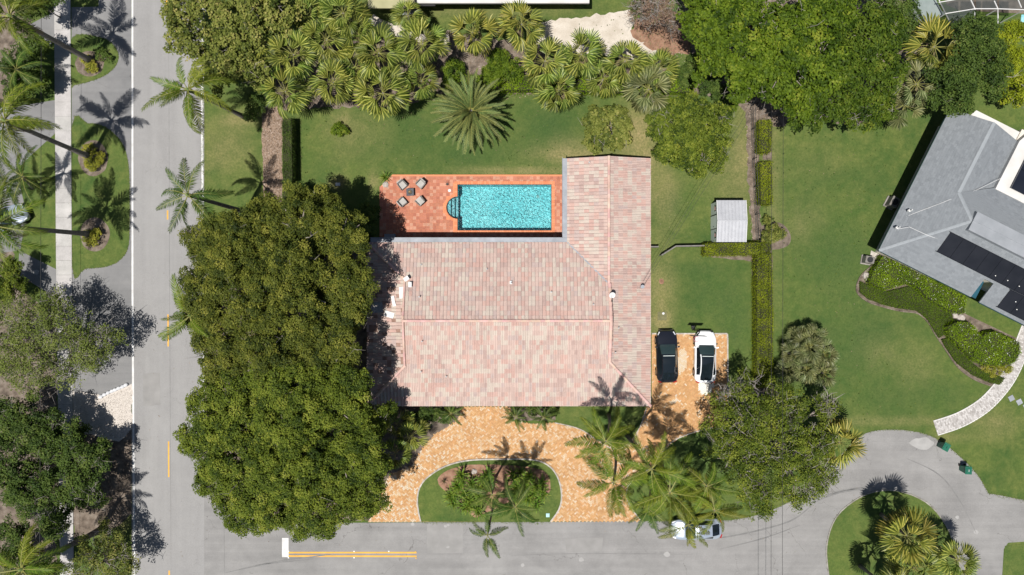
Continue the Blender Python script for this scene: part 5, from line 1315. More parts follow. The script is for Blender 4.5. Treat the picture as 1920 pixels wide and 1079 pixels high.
# --- the great ficus mass and the big broadleaf trees
tree("ficus_tree", "huge olive green ficus crown covering the upper left of the tiled roof edge",
     [(450, 455, 82, 10.5), (560, 430, 78, 10), (636, 450, 62, 9.5), (430, 560, 80, 11), (540, 540, 95, 12), (640, 540, 68, 10), (420, 650, 72, 10.5), (520, 650, 85, 11.5), (612, 640, 74, 10.5), (395, 480, 45, 8.5), (500, 400, 45, 8.5), (590, 395, 40, 8), (372, 600, 38, 8), (668, 590, 26, 8), (365, 450, 26, 7), (362, 520, 24, 7)],
     (545, 545), m_fic1, (.15, .085), .5, 98, .6, 110)
tree("ficus_tree", "huge fresh green ficus crown spreading to the side street corner",
     [(430, 760, 85, 10.5), (540, 750, 90, 11.5), (640, 748, 72, 10.5), (440, 860, 85, 10), (550, 860, 95, 11.5), (655, 850, 78, 10), (500, 940, 72, 9), (600, 945, 66, 9), (672, 925, 52, 8), (385, 830, 50, 8.5), (450, 960, 45, 7.5), (560, 975, 38, 7), (695, 790, 40, 8), (700, 890, 30, 7), (405, 900, 45, 8)],
     (545, 835), m_fic2, (.155, .09), .5, 92, .6, 110)
tree("broadleaf_tree", "loose round leaved tree between the road and the fan palms at the top left",
     [(375, 50, 72, 7), (450, 40, 60, 7.5), (430, 110, 55, 7), (340, 20, 40, 6), (520, 30, 50, 7), (395, 130, 35, 6), (475, 130, 35, 6.5)],
     (460, 90), m_grape, (.20, .17), .45, 30, .28, 60, dens=.85, inner=.2)
tree("broadleaf_tree", "bright lime green tree right of the brown mulch patch",
     [(1345, 40, 70, 9), (1330, 0, 60, 8.5), (1400, 110, 62, 9), (1340, 105, 45, 8), (1420, 40, 60, 9.5), (1390, 160, 35, 7.5)], (1385, 90), m_bright, (.26, .15), .5, 38, .4, 30, squash=.6)
tree("broadleaf_tree", "broad bright green tree in the middle of the top right grove",
     [(1490, 50, 70, 10), (1470, 130, 60, 9.5), (1540, 110, 60, 9.5), (1440, 165, 40, 8), (1500, 190, 45, 8), (1550, 20, 60, 9)], (1505, 130), m_bright, (.26, .15), .5, 38, .4, 30, bias=-.04, squash=.6)
tree("broadleaf_tree", "deeper green tree of the grove whose crown hangs over the right lawn",
     [(1590, 120, 58, 9), (1560, 190, 50, 8), (1610, 205, 42, 7.5), (1640, 60, 55, 8.5), (1520, 215, 32, 7), (1660, 130, 45, 7.5), (1650, 190, 35, 6.5)], (1600, 150), m_brightd, (.24, .13), .5, 40, .35, 30, squash=.6)
tree("broadleaf_tree", "dark dense tree above the far corner of the grey roof",
     [(1835, 90, 58, 8), (1800, 150, 50, 7.5), (1860, 140, 45, 7.5), (1795, 190, 30, 6), (1840, 60, 40, 7)], (1835, 120), m_dkleaf, (.18, .10), .5, 60, .3, 10)
tree("broadleaf_tree", "yellow green shrubby tree at the right edge above the grey roof",
     [(1895, 110, 42, 5), (1915, 160, 42, 4.5), (1895, 175, 26, 3.5), (1900, 60, 30, 5)], (1905, 140), m_hedge, (.16, .09), .42, 50, .15, 20)
tree("broadleaf_tree", "mixed green tree left of the green grey hut",
     [(1690, 20, 40, 6), (1660, -5, 40, 6), (1700, 70, 28, 4.5)], (1690, 40), m_dkleaf, (.18, .10), .45, 50, .2, 15, bias=.1)
tree("dry_tree", "bare brownish tree above the brown mulch patch at the top edge",
     [(1235, 20, 42, 6), (1215, -10, 35, 6), (1270, 45, 25, 5), (1200, 20, 24, 4.5)], (1245, 45), m_brown, (.13, .06), .4, 26, .18, 160, dens=.8, inner=.4)
tree("broadleaf_tree", "round tree with pale bare branches showing just north of the red roof wing",
     [(1295, 225, 55, 5), (1265, 265, 48, 4.6), (1330, 270, 50, 4.8), (1300, 300, 36, 4.2), (1345, 225, 32, 4.2), (1250, 220, 30, 4)], (1300, 262), m_fic2, (.17, .10), .38, 40, .2, 36, dens=1.05)
tree("shrub_tree", "compact bushy round shrub standing alone on the back lawn",
     [(1137, 238, 40, 3), (1115, 225, 26, 2.6), (1160, 250, 26, 2.6), (1120, 262, 24, 2.4), (1150, 218, 22, 2.5), (1168, 230, 16, 2.1)], (1137, 240), m_grape, (.19, .15), .33, 32, .1, 18, cat="shrub", bias=-.05)
tree("street_tree", "wide thin tree with grey twigs overhanging the sidewalk at middle left",
     [(40, 605, 58, 5.5), (108, 615, 56, 5.8), (162, 650, 52, 5.4), (60, 690, 60, 5.5), (125, 700, 40, 4.6), (195, 635, 34, 4.6), (0, 660, 50, 5), (105, 568, 28, 4.6), (175, 672, 30, 4.2)], (150, 630), m_sage, (.15, .08), .5, 34, .3, 330, dens=.95, inner=.2)
tree("street_tree", "dense dark green tree overhanging the sidewalk at lower left",
     [(50, 820, 66, 5.2), (125, 848, 50, 4.3), (60, 920, 66, 5.2), (138, 905, 48, 4.6), (100, 980, 38, 5), (0, 870, 60, 6), (178, 858, 32, 4.2), (20, 775, 38, 5), (95, 792, 32, 4.2), (180, 930, 22, 4.4)], (150, 870), m_dkleaf, (.17, .10), .5, 60, .4, 160)
tree("street_tree", "loose yellowish green small tree at the bottom left beside the road",
     [(185, 1040, 40, 4.6), (160, 1075, 40, 4.6), (220, 1075, 32, 4.2), (198, 1010, 24, 4), (232, 1040, 16, 3.6)], (200, 1050), m_grape, (.15, .09), .42, 32, .18, 60, dens=.8, inner=.2)
tree("bare_twig_tree", "wide thin crowned tree with many bare grey branches beside the driveway parking",
     [(1400, 790, 62, 7), (1470, 770, 58, 7), (1390, 870, 55, 7), (1460, 860, 65, 7.5), (1530, 830, 48, 6.5), (1500, 910, 52, 6.5), (1420, 930, 45, 6), (1540, 890, 38, 6), (1355, 750, 28, 5), (1360, 830, 34, 6), (1550, 760, 26, 5), (1400, 730, 30, 5.5)],
     (1450, 830), m_fic2, (.15, .085), .42, 30, .3, 420, dens=.95, inner=.2)
# small shrubs and undergrowth
for (nm, lab, lob, m, lf, rc, nl) in [
    ("garden_shrub", "large dark shrub mass below the top left palm crowns", [(60, 90, 34, 3), (30, 120, 34, 3), (70, 150, 30, 2.6), (30, 170, 30, 2.6)], m_dkleaf, (.2, .1), .4, 40),
    ("garden_shrub", "dark shrub at the very top left corner", [(60, 10, 36, 5), (85, -10, 34, 5), (20, -5, 30, 4)], m_dkleaf, (.16, .09), .4, 46),
    ("garden_shrub", "green shrub below the left edge driveway", [(20, 505, 26, 3.2), (5, 540, 30, 3.2), (30, 540, 20, 2.8)], m_fic2, (.16, .09), .35, 40),
    ("garden_shrub", "dark shrub behind the lowest coconut crown at the bottom left", [(20, 1000, 40, 4), (40, 1050, 44, 4), (90, 1070, 30, 3.5)], m_dkleaf, (.18, .09), .4, 46),
    ("garden_shrub", "dim shrub under the ficus near the road palm", [(478, 195, 18, 2.2), (470, 215, 14, 1.8)], m_dkleaf, (.12, .07), .3, 40),
    ("garden_shrub", "low dark shrub beside the ficus at the back lawn", [(600, 375, 24, 1.6), (560, 360, 18, 2.2)], m_dkleaf, (.14, .08), .3, 40),
    ("garden_shrub", "dense shrub between the ficus and the pool deck", [(690, 400, 22, 2.6), (680, 440, 22, 3)], m_dkleaf, (.14, .08), .3, 40),
    ("garden_shrub", "yellow shrub at the foot of the top left coconut palm", [(170, 125, 12, .7), (160, 110, 9, .7)], m_yell, (.12, .06), .2, 26),
    ("garden_shrub", "yellow shrub at the foot of the second coconut palm by the sidewalk", [(165, 285, 15, .8), (172, 306, 16, .8), (186, 295, 10, .7)], m_yell, (.12, .06), .2, 26),
    ("garden_shrub", "yellow shrub at the foot of the third coconut palm by the sidewalk", [(170, 450, 14, .7), (180, 440, 12, .8), (163, 440, 9, .6)], m_yell, (.12, .06), .2, 26),
    ("garden_shrub", "dark shrub in shadow at the first verge island", [(185, 100, 12, .7), (200, 110, 9, .6)], m_redlf, (.12, .06), .2, 26),
    ("garden_shrub", "small round plant with reddish soil around it on the back lawn", [(634, 242, 12, .9), (645, 246, 8, .7), (627, 246, 7, .7)], m_bright, (.14, .07), .2, 26),
    ("garden_shrub", "round clipped shrub with yellow leaves beside the shed corner", [(1450, 436, 17, 1.4), (1463, 440, 12, 1.2), (1440, 447, 12, 1.2), (1441, 414, 9, .9)], m_grape, (.12, .07), .22, 34),
    ("garden_shrub", "small bright shrub at the dark bed edge right of the branchy tree", [(1374, 205, 7, .8), (1380, 192, 6, .8)], m_bright, (.12, .07), .18, 24),
    ("garden_shrub", "yellow leaved shrub at the edge of the grove over the lawn", [(1496, 190, 18, 3), (1482, 200, 12, 2.4)], m_yell, (.13, .07), .3, 26),
    ("garden_shrub", "green shrub bank between the leaning fan palm and the grove", [(1290, 140, 26, 2), (1330, 150, 24, 2), (1310, 120, 24, 2), (1350, 175, 18, 1.6)], m_dkleaf, (.15, .08), .3, 40),
    ("garden_shrub", "bright shrub behind the date palm with an orange tip", [(935, 110, 20, 2), (925, 135, 22, 2), (960, 130, 22, 2)], m_bright, (.15, .08), .3, 40),
    ("garden_shrub", "bright shrub left of the date palm", [(850, 130, 20, 1.8), (845, 150, 16, 1.5)], m_bright, (.15, .08), .3, 40),
    ("garden_shrub", "patchy low shrub at the bottom of the flowering hedge by the pale path", [(1868, 697, 12, .7), (1888, 690, 12, .7), (1848, 690, 10, .6)], m_yell, (.10, .06), .2, 20),
    ("garden_shrub", "dark planting below the roof edge between ficus and driveway", [(800, 778, 18, 1.5), (830, 780, 16, 1.4), (775, 790, 18, 1.6)], m_dkleaf, (.14, .07), .28, 36),
    ("garden_shrub", "low shrub against the house wall between the two small fan palms", [(998, 773, 10, 1), (1035, 772, 10, 1)], m_dkleaf, (.12, .07), .2, 30),
]:
    tree(nm, lab, lob, None, m, lf, rc, nl, .05, 0, cat="shrub")

# --- hedges
def hedge(label, poly_px, h, m, leaf=(.09, .055), dens=420, flowers=0, wob=.075, name="hedge", bias=0):
    k = (H - h) / H
    pts = [((x - 960) / S * k, (539.5 - y) / S * k) for x, y in poly_px]
    ar = sum(pts[i][0] * pts[(i + 1) % len(pts)][1] - pts[(i + 1) % len(pts)][0] * pts[i][1] for i in range(len(pts)))
    if ar < 0: pts = pts[::-1]
    cen = V((sum(p[0] for p in pts) / len(pts), sum(p[1] for p in pts) / len(pts), 0))
    t = thing(name, label, "hedge" if name == "hedge" else "ground cover", cen)
    MB().prism(pts, 0, h - .1).build("inner_branches", m_core, t)
    n = int(area(pts) * dens); q = sample(pts, n)
    hz = h - .02 + wob * 1.6 * np.sin(q[:, 0] * 3.1 + 2 * np.sin(q[:, 1])) * np.cos(q[:, 1] * 2.7) + RS.normal(0, wob, n) + (RS.uniform(0, 1, n) > .97) * RS.uniform(0, wob * 4, n)
    pos = np.column_stack([q, hz]); nrm = np.column_stack([RS.normal(0, .5, n), RS.normal(0, .5, n), np.full(n, .8)])
    T_ = .45 + bias + .22 * np.sin(q[:, 0] * 1.7 + q[:, 1]) * np.sin(q[:, 1] * 2.3) + RS.normal(0, .2, n)
    P_ = [pos]; N_ = [nrm]; TT = [T_]
    for i in range(len(pts)):
        a, b = np.array(pts[i]), np.array(pts[(i + 1) % len(pts)]); l = np.linalg.norm(b - a); m_ = int(l * h * dens * .6)
        if m_ < 1: continue
        s_ = RS.uniform(0, 1, (m_, 1)); nn = np.array([(b - a)[1], -(b - a)[0]]) / l
        xy = a + (b - a) * s_ + nn * RS.normal(.02, wob * 1.2, (m_, 1)); z = RS.uniform(.03, h, m_)
        P_.append(np.column_stack([xy, z])); N_.append(np.column_stack([np.tile(nn, (m_, 1)) + RS.normal(0, .4, (m_, 2)), RS.uniform(0, .8, m_)])); TT.append(RS.normal(.4, .2, m_))
    pos = np.vstack(P_); nrm = np.vstack(N_); TT = np.concatenate(TT); s_ = RS.uniform(.7, 1.3, len(pos))
    leaf_mesh("foliage", pos, nrm, leaf[0] * s_, leaf[1] * s_, TT, m, t)
    if flowers:
        q = sample(pts, flowers); pos = np.column_stack([q, np.full(flowers, h + .06)])
        leaf_mesh("flower", pos, np.tile([0, 0, 1.], (flowers, 1)) + RS.normal(0, .2, (flowers, 3)), np.full(flowers, .055), np.full(flowers, .05), np.full(flowers, .5), m_flower, t)['kind'] = 'stuff'
hedge("tall narrow clipped hedge between the leaf strewn bed and the back lawn", [(529, 222), (546, 222), (548, 372), (530, 372)], 1.6, m_dkleaf)
hedge("upper light green hedge block right of the dark fence", [(1424, 226), (1444, 224), (1449, 232), (1446, 284), (1424, 285)], 1.1, m_hedge)
hedge("lower light green hedge block right of the dark fence", [(1425, 304), (1448, 303), (1449, 383), (1426, 382)], 1.1, m_hedge)
hedge("trimmed hedge running along the south side of the shed", [(1322, 457), (1447, 454), (1447, 470), (1440, 477), (1322, 478)], 1.2, m_hedge, bias=-.12)
hedge("long straight trimmed hedge dividing the two gardens", [(1420, 478), (1448, 474), (1450, 600), (1449, 726), (1420, 726)], 1.3, m_hedge, bias=-.12)
hedge("low hedge behind the palms along the back bed", [(838, 140), (1000, 142), (1160, 146), (1300, 148), (1300, 172), (1160, 173), (1000, 168), (842, 170)], 1.0, m_hedgeb, (.13, .07), 260, wob=.12)
hedge("bright hedge with tiny white flowers along the grey roof eave", [(1655, 480), (1700, 500), (1760, 530), (1812, 556), (1809, 588), (1783, 583), (1762, 572), (1740, 558), (1722, 538), (1706, 530), (1685, 537), (1665, 543), (1640, 535), (1632, 528), (1640, 505)], .9, m_hedgeb, flowers=110)
hedge("bright rounded hedge with tiny white flowers beside the pale path", [(1779, 612), (1795, 603), (1822, 606), (1834, 622), (1840, 632), (1850, 624), (1868, 622), (1912, 642), (1914, 662), (1904, 680), (1880, 686), (1850, 684), (1830, 677), (1803, 650), (1782, 630)], .9, m_hedgeb, flowers=80)
hedge("dark smooth ground cover sweeping through the planted bed", [(1614, 528), (1632, 536), (1665, 547), (1690, 541), (1710, 536), (1735, 560), (1760, 575), (1785, 588), (1788, 600), (1778, 612), (1772, 628), (1762, 634), (1750, 615), (1740, 598), (1720, 582), (1690, 579), (1660, 572), (1630, 561), (1614, 548)], .28, m_cover, (.07, .045), 520, wob=.025, name="ground_cover")
hedge("dark ground cover strip curving below the rounded flowering hedge", [(1768, 637), (1784, 634), (1803, 662), (1840, 694), (1885, 710), (1876, 722), (1858, 718), (1825, 703), (1797, 682), (1775, 652)], .28, m_cover, (.07, .045), 520, wob=.025, name="ground_cover")
sheet("planted_bed_soil", [(1652, 473), (1632, 500), (1612, 520), (1606, 547), (1627, 566), (1660, 577), (1690, 584), (1720, 588), (1740, 605), (1753, 627), (1770, 652), (1795, 688), (1825, 711), (1858, 724), (1890, 712), (1918, 668), (1918, 640), (1812, 590)], m_soil, .006)
ribbon("bed_edging", [P2(x, y) for x, y in smooth_poly([(1648, 478), (1632, 500), (1612, 520), (1606, 547), (1627, 566), (1660, 577), (1690, 584), (1720, 588), (1740, 605), (1753, 627), (1770, 652), (1795, 688), (1825, 711), (1858, 724)], 5, False)], .12, 0, .09, m_soil, .3, part="edging_stone",
       top=("thin stone edging curving round the planted bed by the grey house", "edging"))

def rock(label, px_, py_, r_, m=None, name="rock"):
    bm = bmesh.new(); bmesh.ops.create_icosphere(bm, subdivisions=2, radius=r_); p = P(px_, py_)
    for v in bm.verts: v.co *= random.uniform(.78, 1.12); v.co.z *= .6
    me_ = bpy.data.meshes.new(name); bm.to_mesh(me_); bm.free(); me_.materials.append(m or m_rock); me_.attributes.new('tint', 'FLOAT', 'FACE')
    o = bpy.data.objects.new(name, me_); o.location = (p.x, p.y, r_ * .3); put(o); tag(o, label, "rock")
m_rock = M("pale_rock", [(.25, .22, .19), (.5, .46, .42)], 3, .9, .7, 8)
rock("pale rough boulder at the upper bend of the planted bed edging", 1623, 517, .34); rock("smaller pale rock touching the boulder at the bed bend", 1626, 525, .22)
rock("pale flat rock at the roof notch between the two hedges", 1800, 596, .4); rock("second pale rock beside the flat one at the roof notch", 1790, 592, .28); rock("grey rock in the corner planter of the pool deck", 724, 347, .3)
rock("grey tapering rock amid the dark plants of the driveway island", 889, 884, .28)
# row of white sandbags by the gravel
m_bag = M("white_sandbag", [(.42, .43, .45), (.62, .63, .64)], 4, .8, .6, 8)
for i, (x, y) in enumerate([(190, 744), (197, 740), (204, 736.5), (211, 733.5), (217, 731), (224, 728), (231, 725), (237, 722)]):
    p = P(x, y); bm = bmesh.new(); bmesh.ops.create_icosphere(bm, subdivisions=2, radius=.2)
    for v in bm.verts: v.co = V((v.co.x * 1.15, v.co.y * .85, v.co.z * .6)) * random.uniform(.93, 1.08)
    me_ = bpy.data.meshes.new("sandbag"); bm.to_mesh(me_); bm.free(); me_.materials.append(m_bag)
    me_.polygons.foreach_set('use_smooth', [True] * len(me_.polygons))
    o = bpy.data.objects.new("sandbag", me_); o.location = (p.x, p.y, .11); o.rotation_euler = (0, 0, R(28) + random.uniform(-.2, .2)); put(o); tag(o, ["white sandbag at the sidewalk end of the diagonal row", "white sandbag second from the sidewalk end of the row", "white sandbag third from the sidewalk end of the row", "white sandbag fourth from the sidewalk end of the row", "white sandbag fourth from the road end of the row", "white sandbag third from the road end of the row", "white sandbag second from the road end of the row", "white sandbag at the road end of the diagonal row"][i], "sandbag", "row of white sandbags by the road")

# --- loose scatter: chips, litter, gravel, grass tufts
def scatter(name, label, poly_px, dens, size, m, z=.02, cat="litter", hvar=.02, parent=None):
    pts = [P2(x, y) for x, y in poly_px]; n = int(area(pts) * dens); q = sample(pts, n)
    pos = np.column_stack([q, np.full(n, z) + RS.uniform(0, hvar, n)]); s_ = RS.uniform(.5, 1.5, n)
    o = leaf_mesh(name, pos, np.column_stack([RS.normal(0, .45, n), RS.normal(0, .45, n), np.ones(n)]), size * s_, size * .7 * s_, RS.uniform(0, 1, n), m, parent, 'stuff')
    return o
scatter("leaf_litter", "", [(491, 205), (529, 205), (529, 395), (495, 395)], 220, .10, m_litter, .02)
scatter("leaf_litter", "", [(1394, 185), (1470, 190), (1470, 236), (1425, 238), (1424, 300), (1428, 460), (1408, 460), (1401, 300)], 60, .08, m_litter, .02)
scatter("mulch_chips", "", [(1195, 40), (1290, 30), (1300, 100), (1260, 104), (1215, 90), (1190, 70)], 90, .09, m_brown, .02)
scatter("leaf_litter", "", [(500, 100), (1300, 95), (1310, 174), (560, 200), (500, 212)], 30, .10, m_litter, .015)
scatter("gravel", "", [(140, 745), (190, 748), (247, 725), (249, 805), (225, 825), (150, 808)], 200, .07, m_gravel, .02)
scatter("mulch_chips", "", [(822, 895), (845, 880), (880, 872), (960, 873), (1010, 880), (1030, 895), (1030, 925), (960, 940), (893, 970), (850, 935)], 120, .06, m_mulch, .065)
scatter("fallen_leaves", "", [(1100, 740), (1365, 630), (1365, 800), (1180, 975), (720, 975), (870, 780)], .5, .05, m_brown, .05)
scatter("fallen_leaves", "", [(250, 560), (380, 400), (380, 978), (1540, 990), (1540, 1030), (250, 1060)], .25, .07, m_brown, .02)
scatter("fallen_leaves", "", [(1180, 250), (1215, 240), (1225, 350), (1300, 360), (1400, 200), (1410, 450), (1230, 450)], 2., .05, m_litter, .02)
# weeds on the sand
scatter("weeds", "", [(1040, 50), (1170, 30), (1180, 90), (1090, 90)], 2.5, .10, m_dkleaf, .03)

# --- palms
def arch(L, a0, droop, n=9):
    pts = [(0., 0.)]; a = a0
    for i in range(n):
        a = a0 - droop * ((i + .5) / n) ** 1.5; pts.append((pts[-1][0] + L / n * math.cos(a), pts[-1][1] + L / n * math.sin(a)))
    return pts
def feather_mesh(L=3.2, droop=1.0, lw=.62, n=34, m=None, wid=.065, hang=.5, name="frond", side_curve=0, pet=.45):
    rp = arch(L, 0, droop); mb = MB()
    def at(s_):
        f = s_ * (len(rp) - 1); i = min(int(f), len(rp) - 2); t = f - i
        x = rp[i][0] * (1 - t) + rp[i + 1][0] * t; z = rp[i][1] * (1 - t) + rp[i + 1][1] * t
        dx, dz = rp[i + 1][0] - rp[i][0], rp[i + 1][1] - rp[i][1]; l = math.hypot(dx, dz); return V((x, side_curve * s_ * s_, z)), V((dx / l, side_curve * 2 * s_ / L, dz / l)).normalized()
    pts = [at(k / 8)[0] for k in range(9)]; mb.tube(pts, [.045 - .038 * k / 8 for k in range(9)], 4, mi=1)
    for k in range(n):
        s_ = pet / L + (1 - pet / L) * (k + .5) / n; prof = math.sin(min(1, (s_ - pet / L) * 4 + .35) * math.pi / 2) * (1 - .62 * s_ ** 3)
        for sd_ in (-1, 1):
            p, d = at(min(s_ + random.uniform(-.008, .008), .998)); side = V((-d.y, d.x, 0)).normalized() * sd_; up = side.cross(d).normalized() if sd_ > 0 else d.cross(side).normalized()
            if up.z < 0: up = -up
            fw = .35 + .75 * s_ + random.uniform(-.12, .12); dirn = (side * math.cos(fw) + d * math.sin(fw)).normalized()
            l = lw * prof * random.uniform(.85, 1.1); h1 = hang * random.uniform(.4, 1.2)
            m1 = p + dirn * l * .5 + up * (.10 * l) - V((0, 0, h1 * l * .15)); tip = p + dirn * l * .95 - V((0, 0, h1 * l * .62))
            w = d * wid * .5; t = random.uniform(.15, .85)
            mb.add([p - w * .6, p + w * .6, m1 + w, m1 - w, tip], [(0, 1, 2, 3), (3, 2, 4)], 0, t)
    return mb.mesh(name, [m, m_petiole])
def fan_mesh(pet=1.1, Rb=.95, segs=22, m=None, name="fan_leaf", droop=.35, span=250, split=.5):
    mb = MB(); pp = arch(pet, 0, .35, 4); mb.tube([(x, 0, z) for x, z in pp], [.028, .025, .022, .018, .014], 4, mi=1)
    hub = V((pp[-1][0], 0, pp[-1][1])); da = R(span) / segs
    for k in range(segs):
        a = -R(span) / 2 + (k + .5) * da; rr = Rb * (.72 + .28 * math.cos(a * .6)) * random.uniform(.9, 1.07); cup = .10 * abs(math.sin(a))
        def pt(ang_, r_, z): return hub + V((math.cos(ang_) * r_, math.sin(ang_) * r_, z - droop * (r_ / Rb) ** 2.2 * .5 * Rb + cup * r_))
        l, r2, mid, tip = pt(a - da * .5, rr * split, 0), pt(a + da * .5, rr * split, 0), pt(a, rr * split, .045 * Rb), pt(a + random.uniform(-.04, .04), rr, -.10 * random.random())
        lm, rm = pt(a - da * .30, rr * .78, 0), pt(a + da * .30, rr * .78, 0)
        t = (.15 if k % 2 else .8) + random.uniform(-.15, .15)  # every other segment tinted dark: painted shade between the leaf segments
        mb.add([hub, l, mid, r2, lm, rm, tip], [(0, 1, 2), (0, 2, 3), (1, 4, 2), (2, 5, 3), (4, 6, 2), (2, 6, 5)], 0, t)
    return mb.mesh(name, [m, m_petiole])
FE = {k: [feather_mesh(3.3, dr, .70, 40, mm, wid=.075, hang=hg, side_curve=sc) for dr, hg, sc in ((.7, .5, .3), (1.05, .7, -.35), (1.35, .9, .2), (.9, .6, -.15))] for k, mm in (('g', m_feather), ('d', m_featherd), ('y', m_feathery))}
FA = {k: [fan_mesh(pe, rb, sg, mm, droop=dr, span=sp, split=.4) for pe, rb, dr, sp, sg in ((.95, 1.25, .25, 120, 11), (1.1, 1.3, .55, 150, 13), (.8, 1.2, .9, 95, 9), (1.25, 1.15, .35, 130, 12), (.9, 1.15, 1.2, 110, 10))] for k, mm in (('g', m_fan), ('y', m_fany), ('s', m_fans))}
FD = [feather_mesh(3.0, dr, .42, 50, m_date, wid=.07, hang=-.25, pet=.3) for dr in (.45, .65, .85)]
dead = [fan_mesh(.8, .8, 18, m_brown, droop=1.4, name="dead_leaf")]
deadf = [feather_mesh(2.8, 1.5, .45, 26, m_brown, hang=1.1, name="dead_frond")]
def palm(name, label, crown_px, h, base_px=None, kind='feather', key='g', n=16, sc=1., group=None, rt=.16, elev=(-25, 70), nd=0, cat="palm", shaft=False, az0=None, curve=0, gap=None):
    c = P(*crown_px, h); b = P(*base_px) if base_px else V((c.x, c.y, 0)); t = thing(name, label, cat, b, 0, group)
    pts = [];
    for k in range(9):
        s_ = k / 8; q = V((b.x + (c.x - b.x) * (s_ ** (1 + curve)), b.y + (c.y - b.y) * (s_ ** (1 + curve)), h * s_ - (.05 if k == 0 else 0) )); pts.append(q)
    pts[-1].z -= .05
    if h > .6: MB().tube(pts, [rt * (1.45 if k == 0 else 1.12 if k == 1 else 1 - .25 * k / 8) for k in range(9)], 9).build("trunk", m_ptrunk, t, smooth=True)
    if shaft:
        d = (pts[-1] - pts[-2]).normalized(); MB().tube([c - d * .7, c - d * .3, c + d * .25], [rt * .8, rt * .95, rt * .4], 9).build("crownshaft", m_crownshaft, t, smooth=True)
    src = {'feather': lambda: random.choice(FE[key]), 'fan': lambda: random.choice(FA[key]), 'date': lambda: random.choice(FD)}[kind]
    a = random.uniform(0, 6.28) if az0 is None else az0
    loc = c - b; tl = random.uniform(4, 16) if kind == 'fan' else random.uniform(0, 7); tilt = Matrix.Rotation(random.uniform(0, 6.28), 4, 'Z'); tilt = tilt @ Matrix.Rotation(R(tl), 4, 'X') @ tilt.inverted()
    for k in range(n):
        a += 2.39996 + random.uniform(-.4, .4) * (.1 if kind == 'date' else 1); u = (k + .5) / n
        e_ = R(elev[1] + (elev[0] - elev[1]) * u ** .75 + random.uniform(-14, 14))
        s_ = sc * random.uniform(.78, 1.12) * (.78 + .22 * min(1, u * 2.5))
        me_ = src(); rl = random.uniform(-.5, .5)
        m3 = tilt @ Matrix.Rotation(a, 4, 'Z') @ Matrix.Rotation(-e_, 4, 'Y') @ Matrix.Rotation(rl, 4, 'X')
        clone(me_, "fan_leaf" if kind == 'fan' else "frond", loc + V((math.cos(a), math.sin(a), 0)) * rt * .5, m3.to_euler(), t, s_)
    for k in range(nd):
        a = random.uniform(0, 6.28); m3 = Matrix.Rotation(a, 4, 'Z') @ Matrix.Rotation(R(random.uniform(35, 65)), 4, 'Y')
        clone(dead[0] if kind == 'fan' else deadf[0], "dead_leaf" if kind == 'fan' else "dead_frond", loc - V((0, 0, .15)), m3.to_euler(), t, sc)
    return t
CP = "coconut_palm"
palm(CP, "tall leaning coconut palm rooted in the uppermost verge island by the sidewalk", (18, 30), 10.1, (174, 116), sc=1.12, n=17, nd=2, rt=.24, shaft=True)
palm(CP, "tall coconut palm rooted in the verge island with the largest yellow shrub", (8, 226), 10.4, (172, 296), sc=1.15, n=17, nd=2, rt=.22, shaft=True)
palm(CP, "tall coconut palm rooted in the lower end of the long verge island", (-8, 424), 10.6, (174, 440), sc=1.12, n=17, nd=3, rt=.22, shaft=True)
palm(CP, "tall coconut palm at the bottom left whose trunk crosses the sidewalk diagonally", (40, 1068), 9.8, (187, 995), sc=1.1, n=16, nd=2, rt=.24, shaft=True)
palm(CP, "shorter dark coconut palm between the second and third along the left edge", (42, 332), 4.2, (62, 352), key='d', sc=.8, n=13, nd=1, rt=.15)
palm(CP, "dark low palm under the uppermost left crowns", (30, 130), 3.4, None, key='d', sc=.75, n=14, rt=.14)
palm(CP, "dark low palm at the left edge below the second tall crown", (10, 345), 3.0, None, key='d', sc=.7, n=12, rt=.14)
palm("royal_palm", "palm arching over the road beside the loose round leaved tree", (352, 168), 10.2, (463, 222), sc=1.0, n=14, rt=.19, shaft=True, nd=1)
palm("royal_palm", "palm over the road just above the great ficus", (352, 366), 10., (462, 398), sc=.98, n=13, key='d', rt=.19, shaft=True)
palm("royal_palm", "palm over the road half buried in the side of the great ficus", (356, 592), 8.6, (446, 592), sc=.95, n=13, rt=.18, shaft=True)
palm("date_palm", "stiff grey green date palm with a full rosette on the back lawn", (883, 208), 3.0, None, kind='date', n=84, sc=1.12, rt=.3, elev=(-18, 72))
# coconut grove at the driveway
palm(CP, "coconut palm whose crown hangs highest over the driveway near the house grass patch", (1136, 828), 10.8, (1141, 778), sc=.98, n=12, rt=.13, curve=.3)
palm(CP, "coconut palm with the lower left crown over the driveway pavers", (1150, 905), 10., (1152, 847), sc=1.02, n=13, rt=.13, curve=.3)
palm(CP, "coconut palm with a long curved trunk crossing the driveway edge", (1222, 880), 10.6, (1176, 818), sc=1.0, n=13, rt=.14, curve=.2)
palm(CP, "coconut palm in the middle of the grove above the kerb lawn", (1256, 924), 8.6, (1240, 868), sc=1.0, n=14, rt=.14, key='g')
palm(CP, "coconut palm beside the bare twig tree with yellow green fronds", (1325, 912), 8., (1280, 868), sc=.86, n=12, rt=.13)
palm(CP, "yellowing coconut palm leaning toward the street near the parked silver car", (1340, 958), 8.0, (1300, 893), sc=.8, n=12, rt=.13, key='y')
palm(CP, "coconut palm whose crown droops over the parked silver car", (1290, 985), 7., (1270, 915), sc=.72, n=11, rt=.12, key='y')
palm(CP, "young coconut palm at the grove edge above the driveway end", (1216, 955), 5.8, (1222, 905), sc=.72, n=12, rt=.12, key='d')
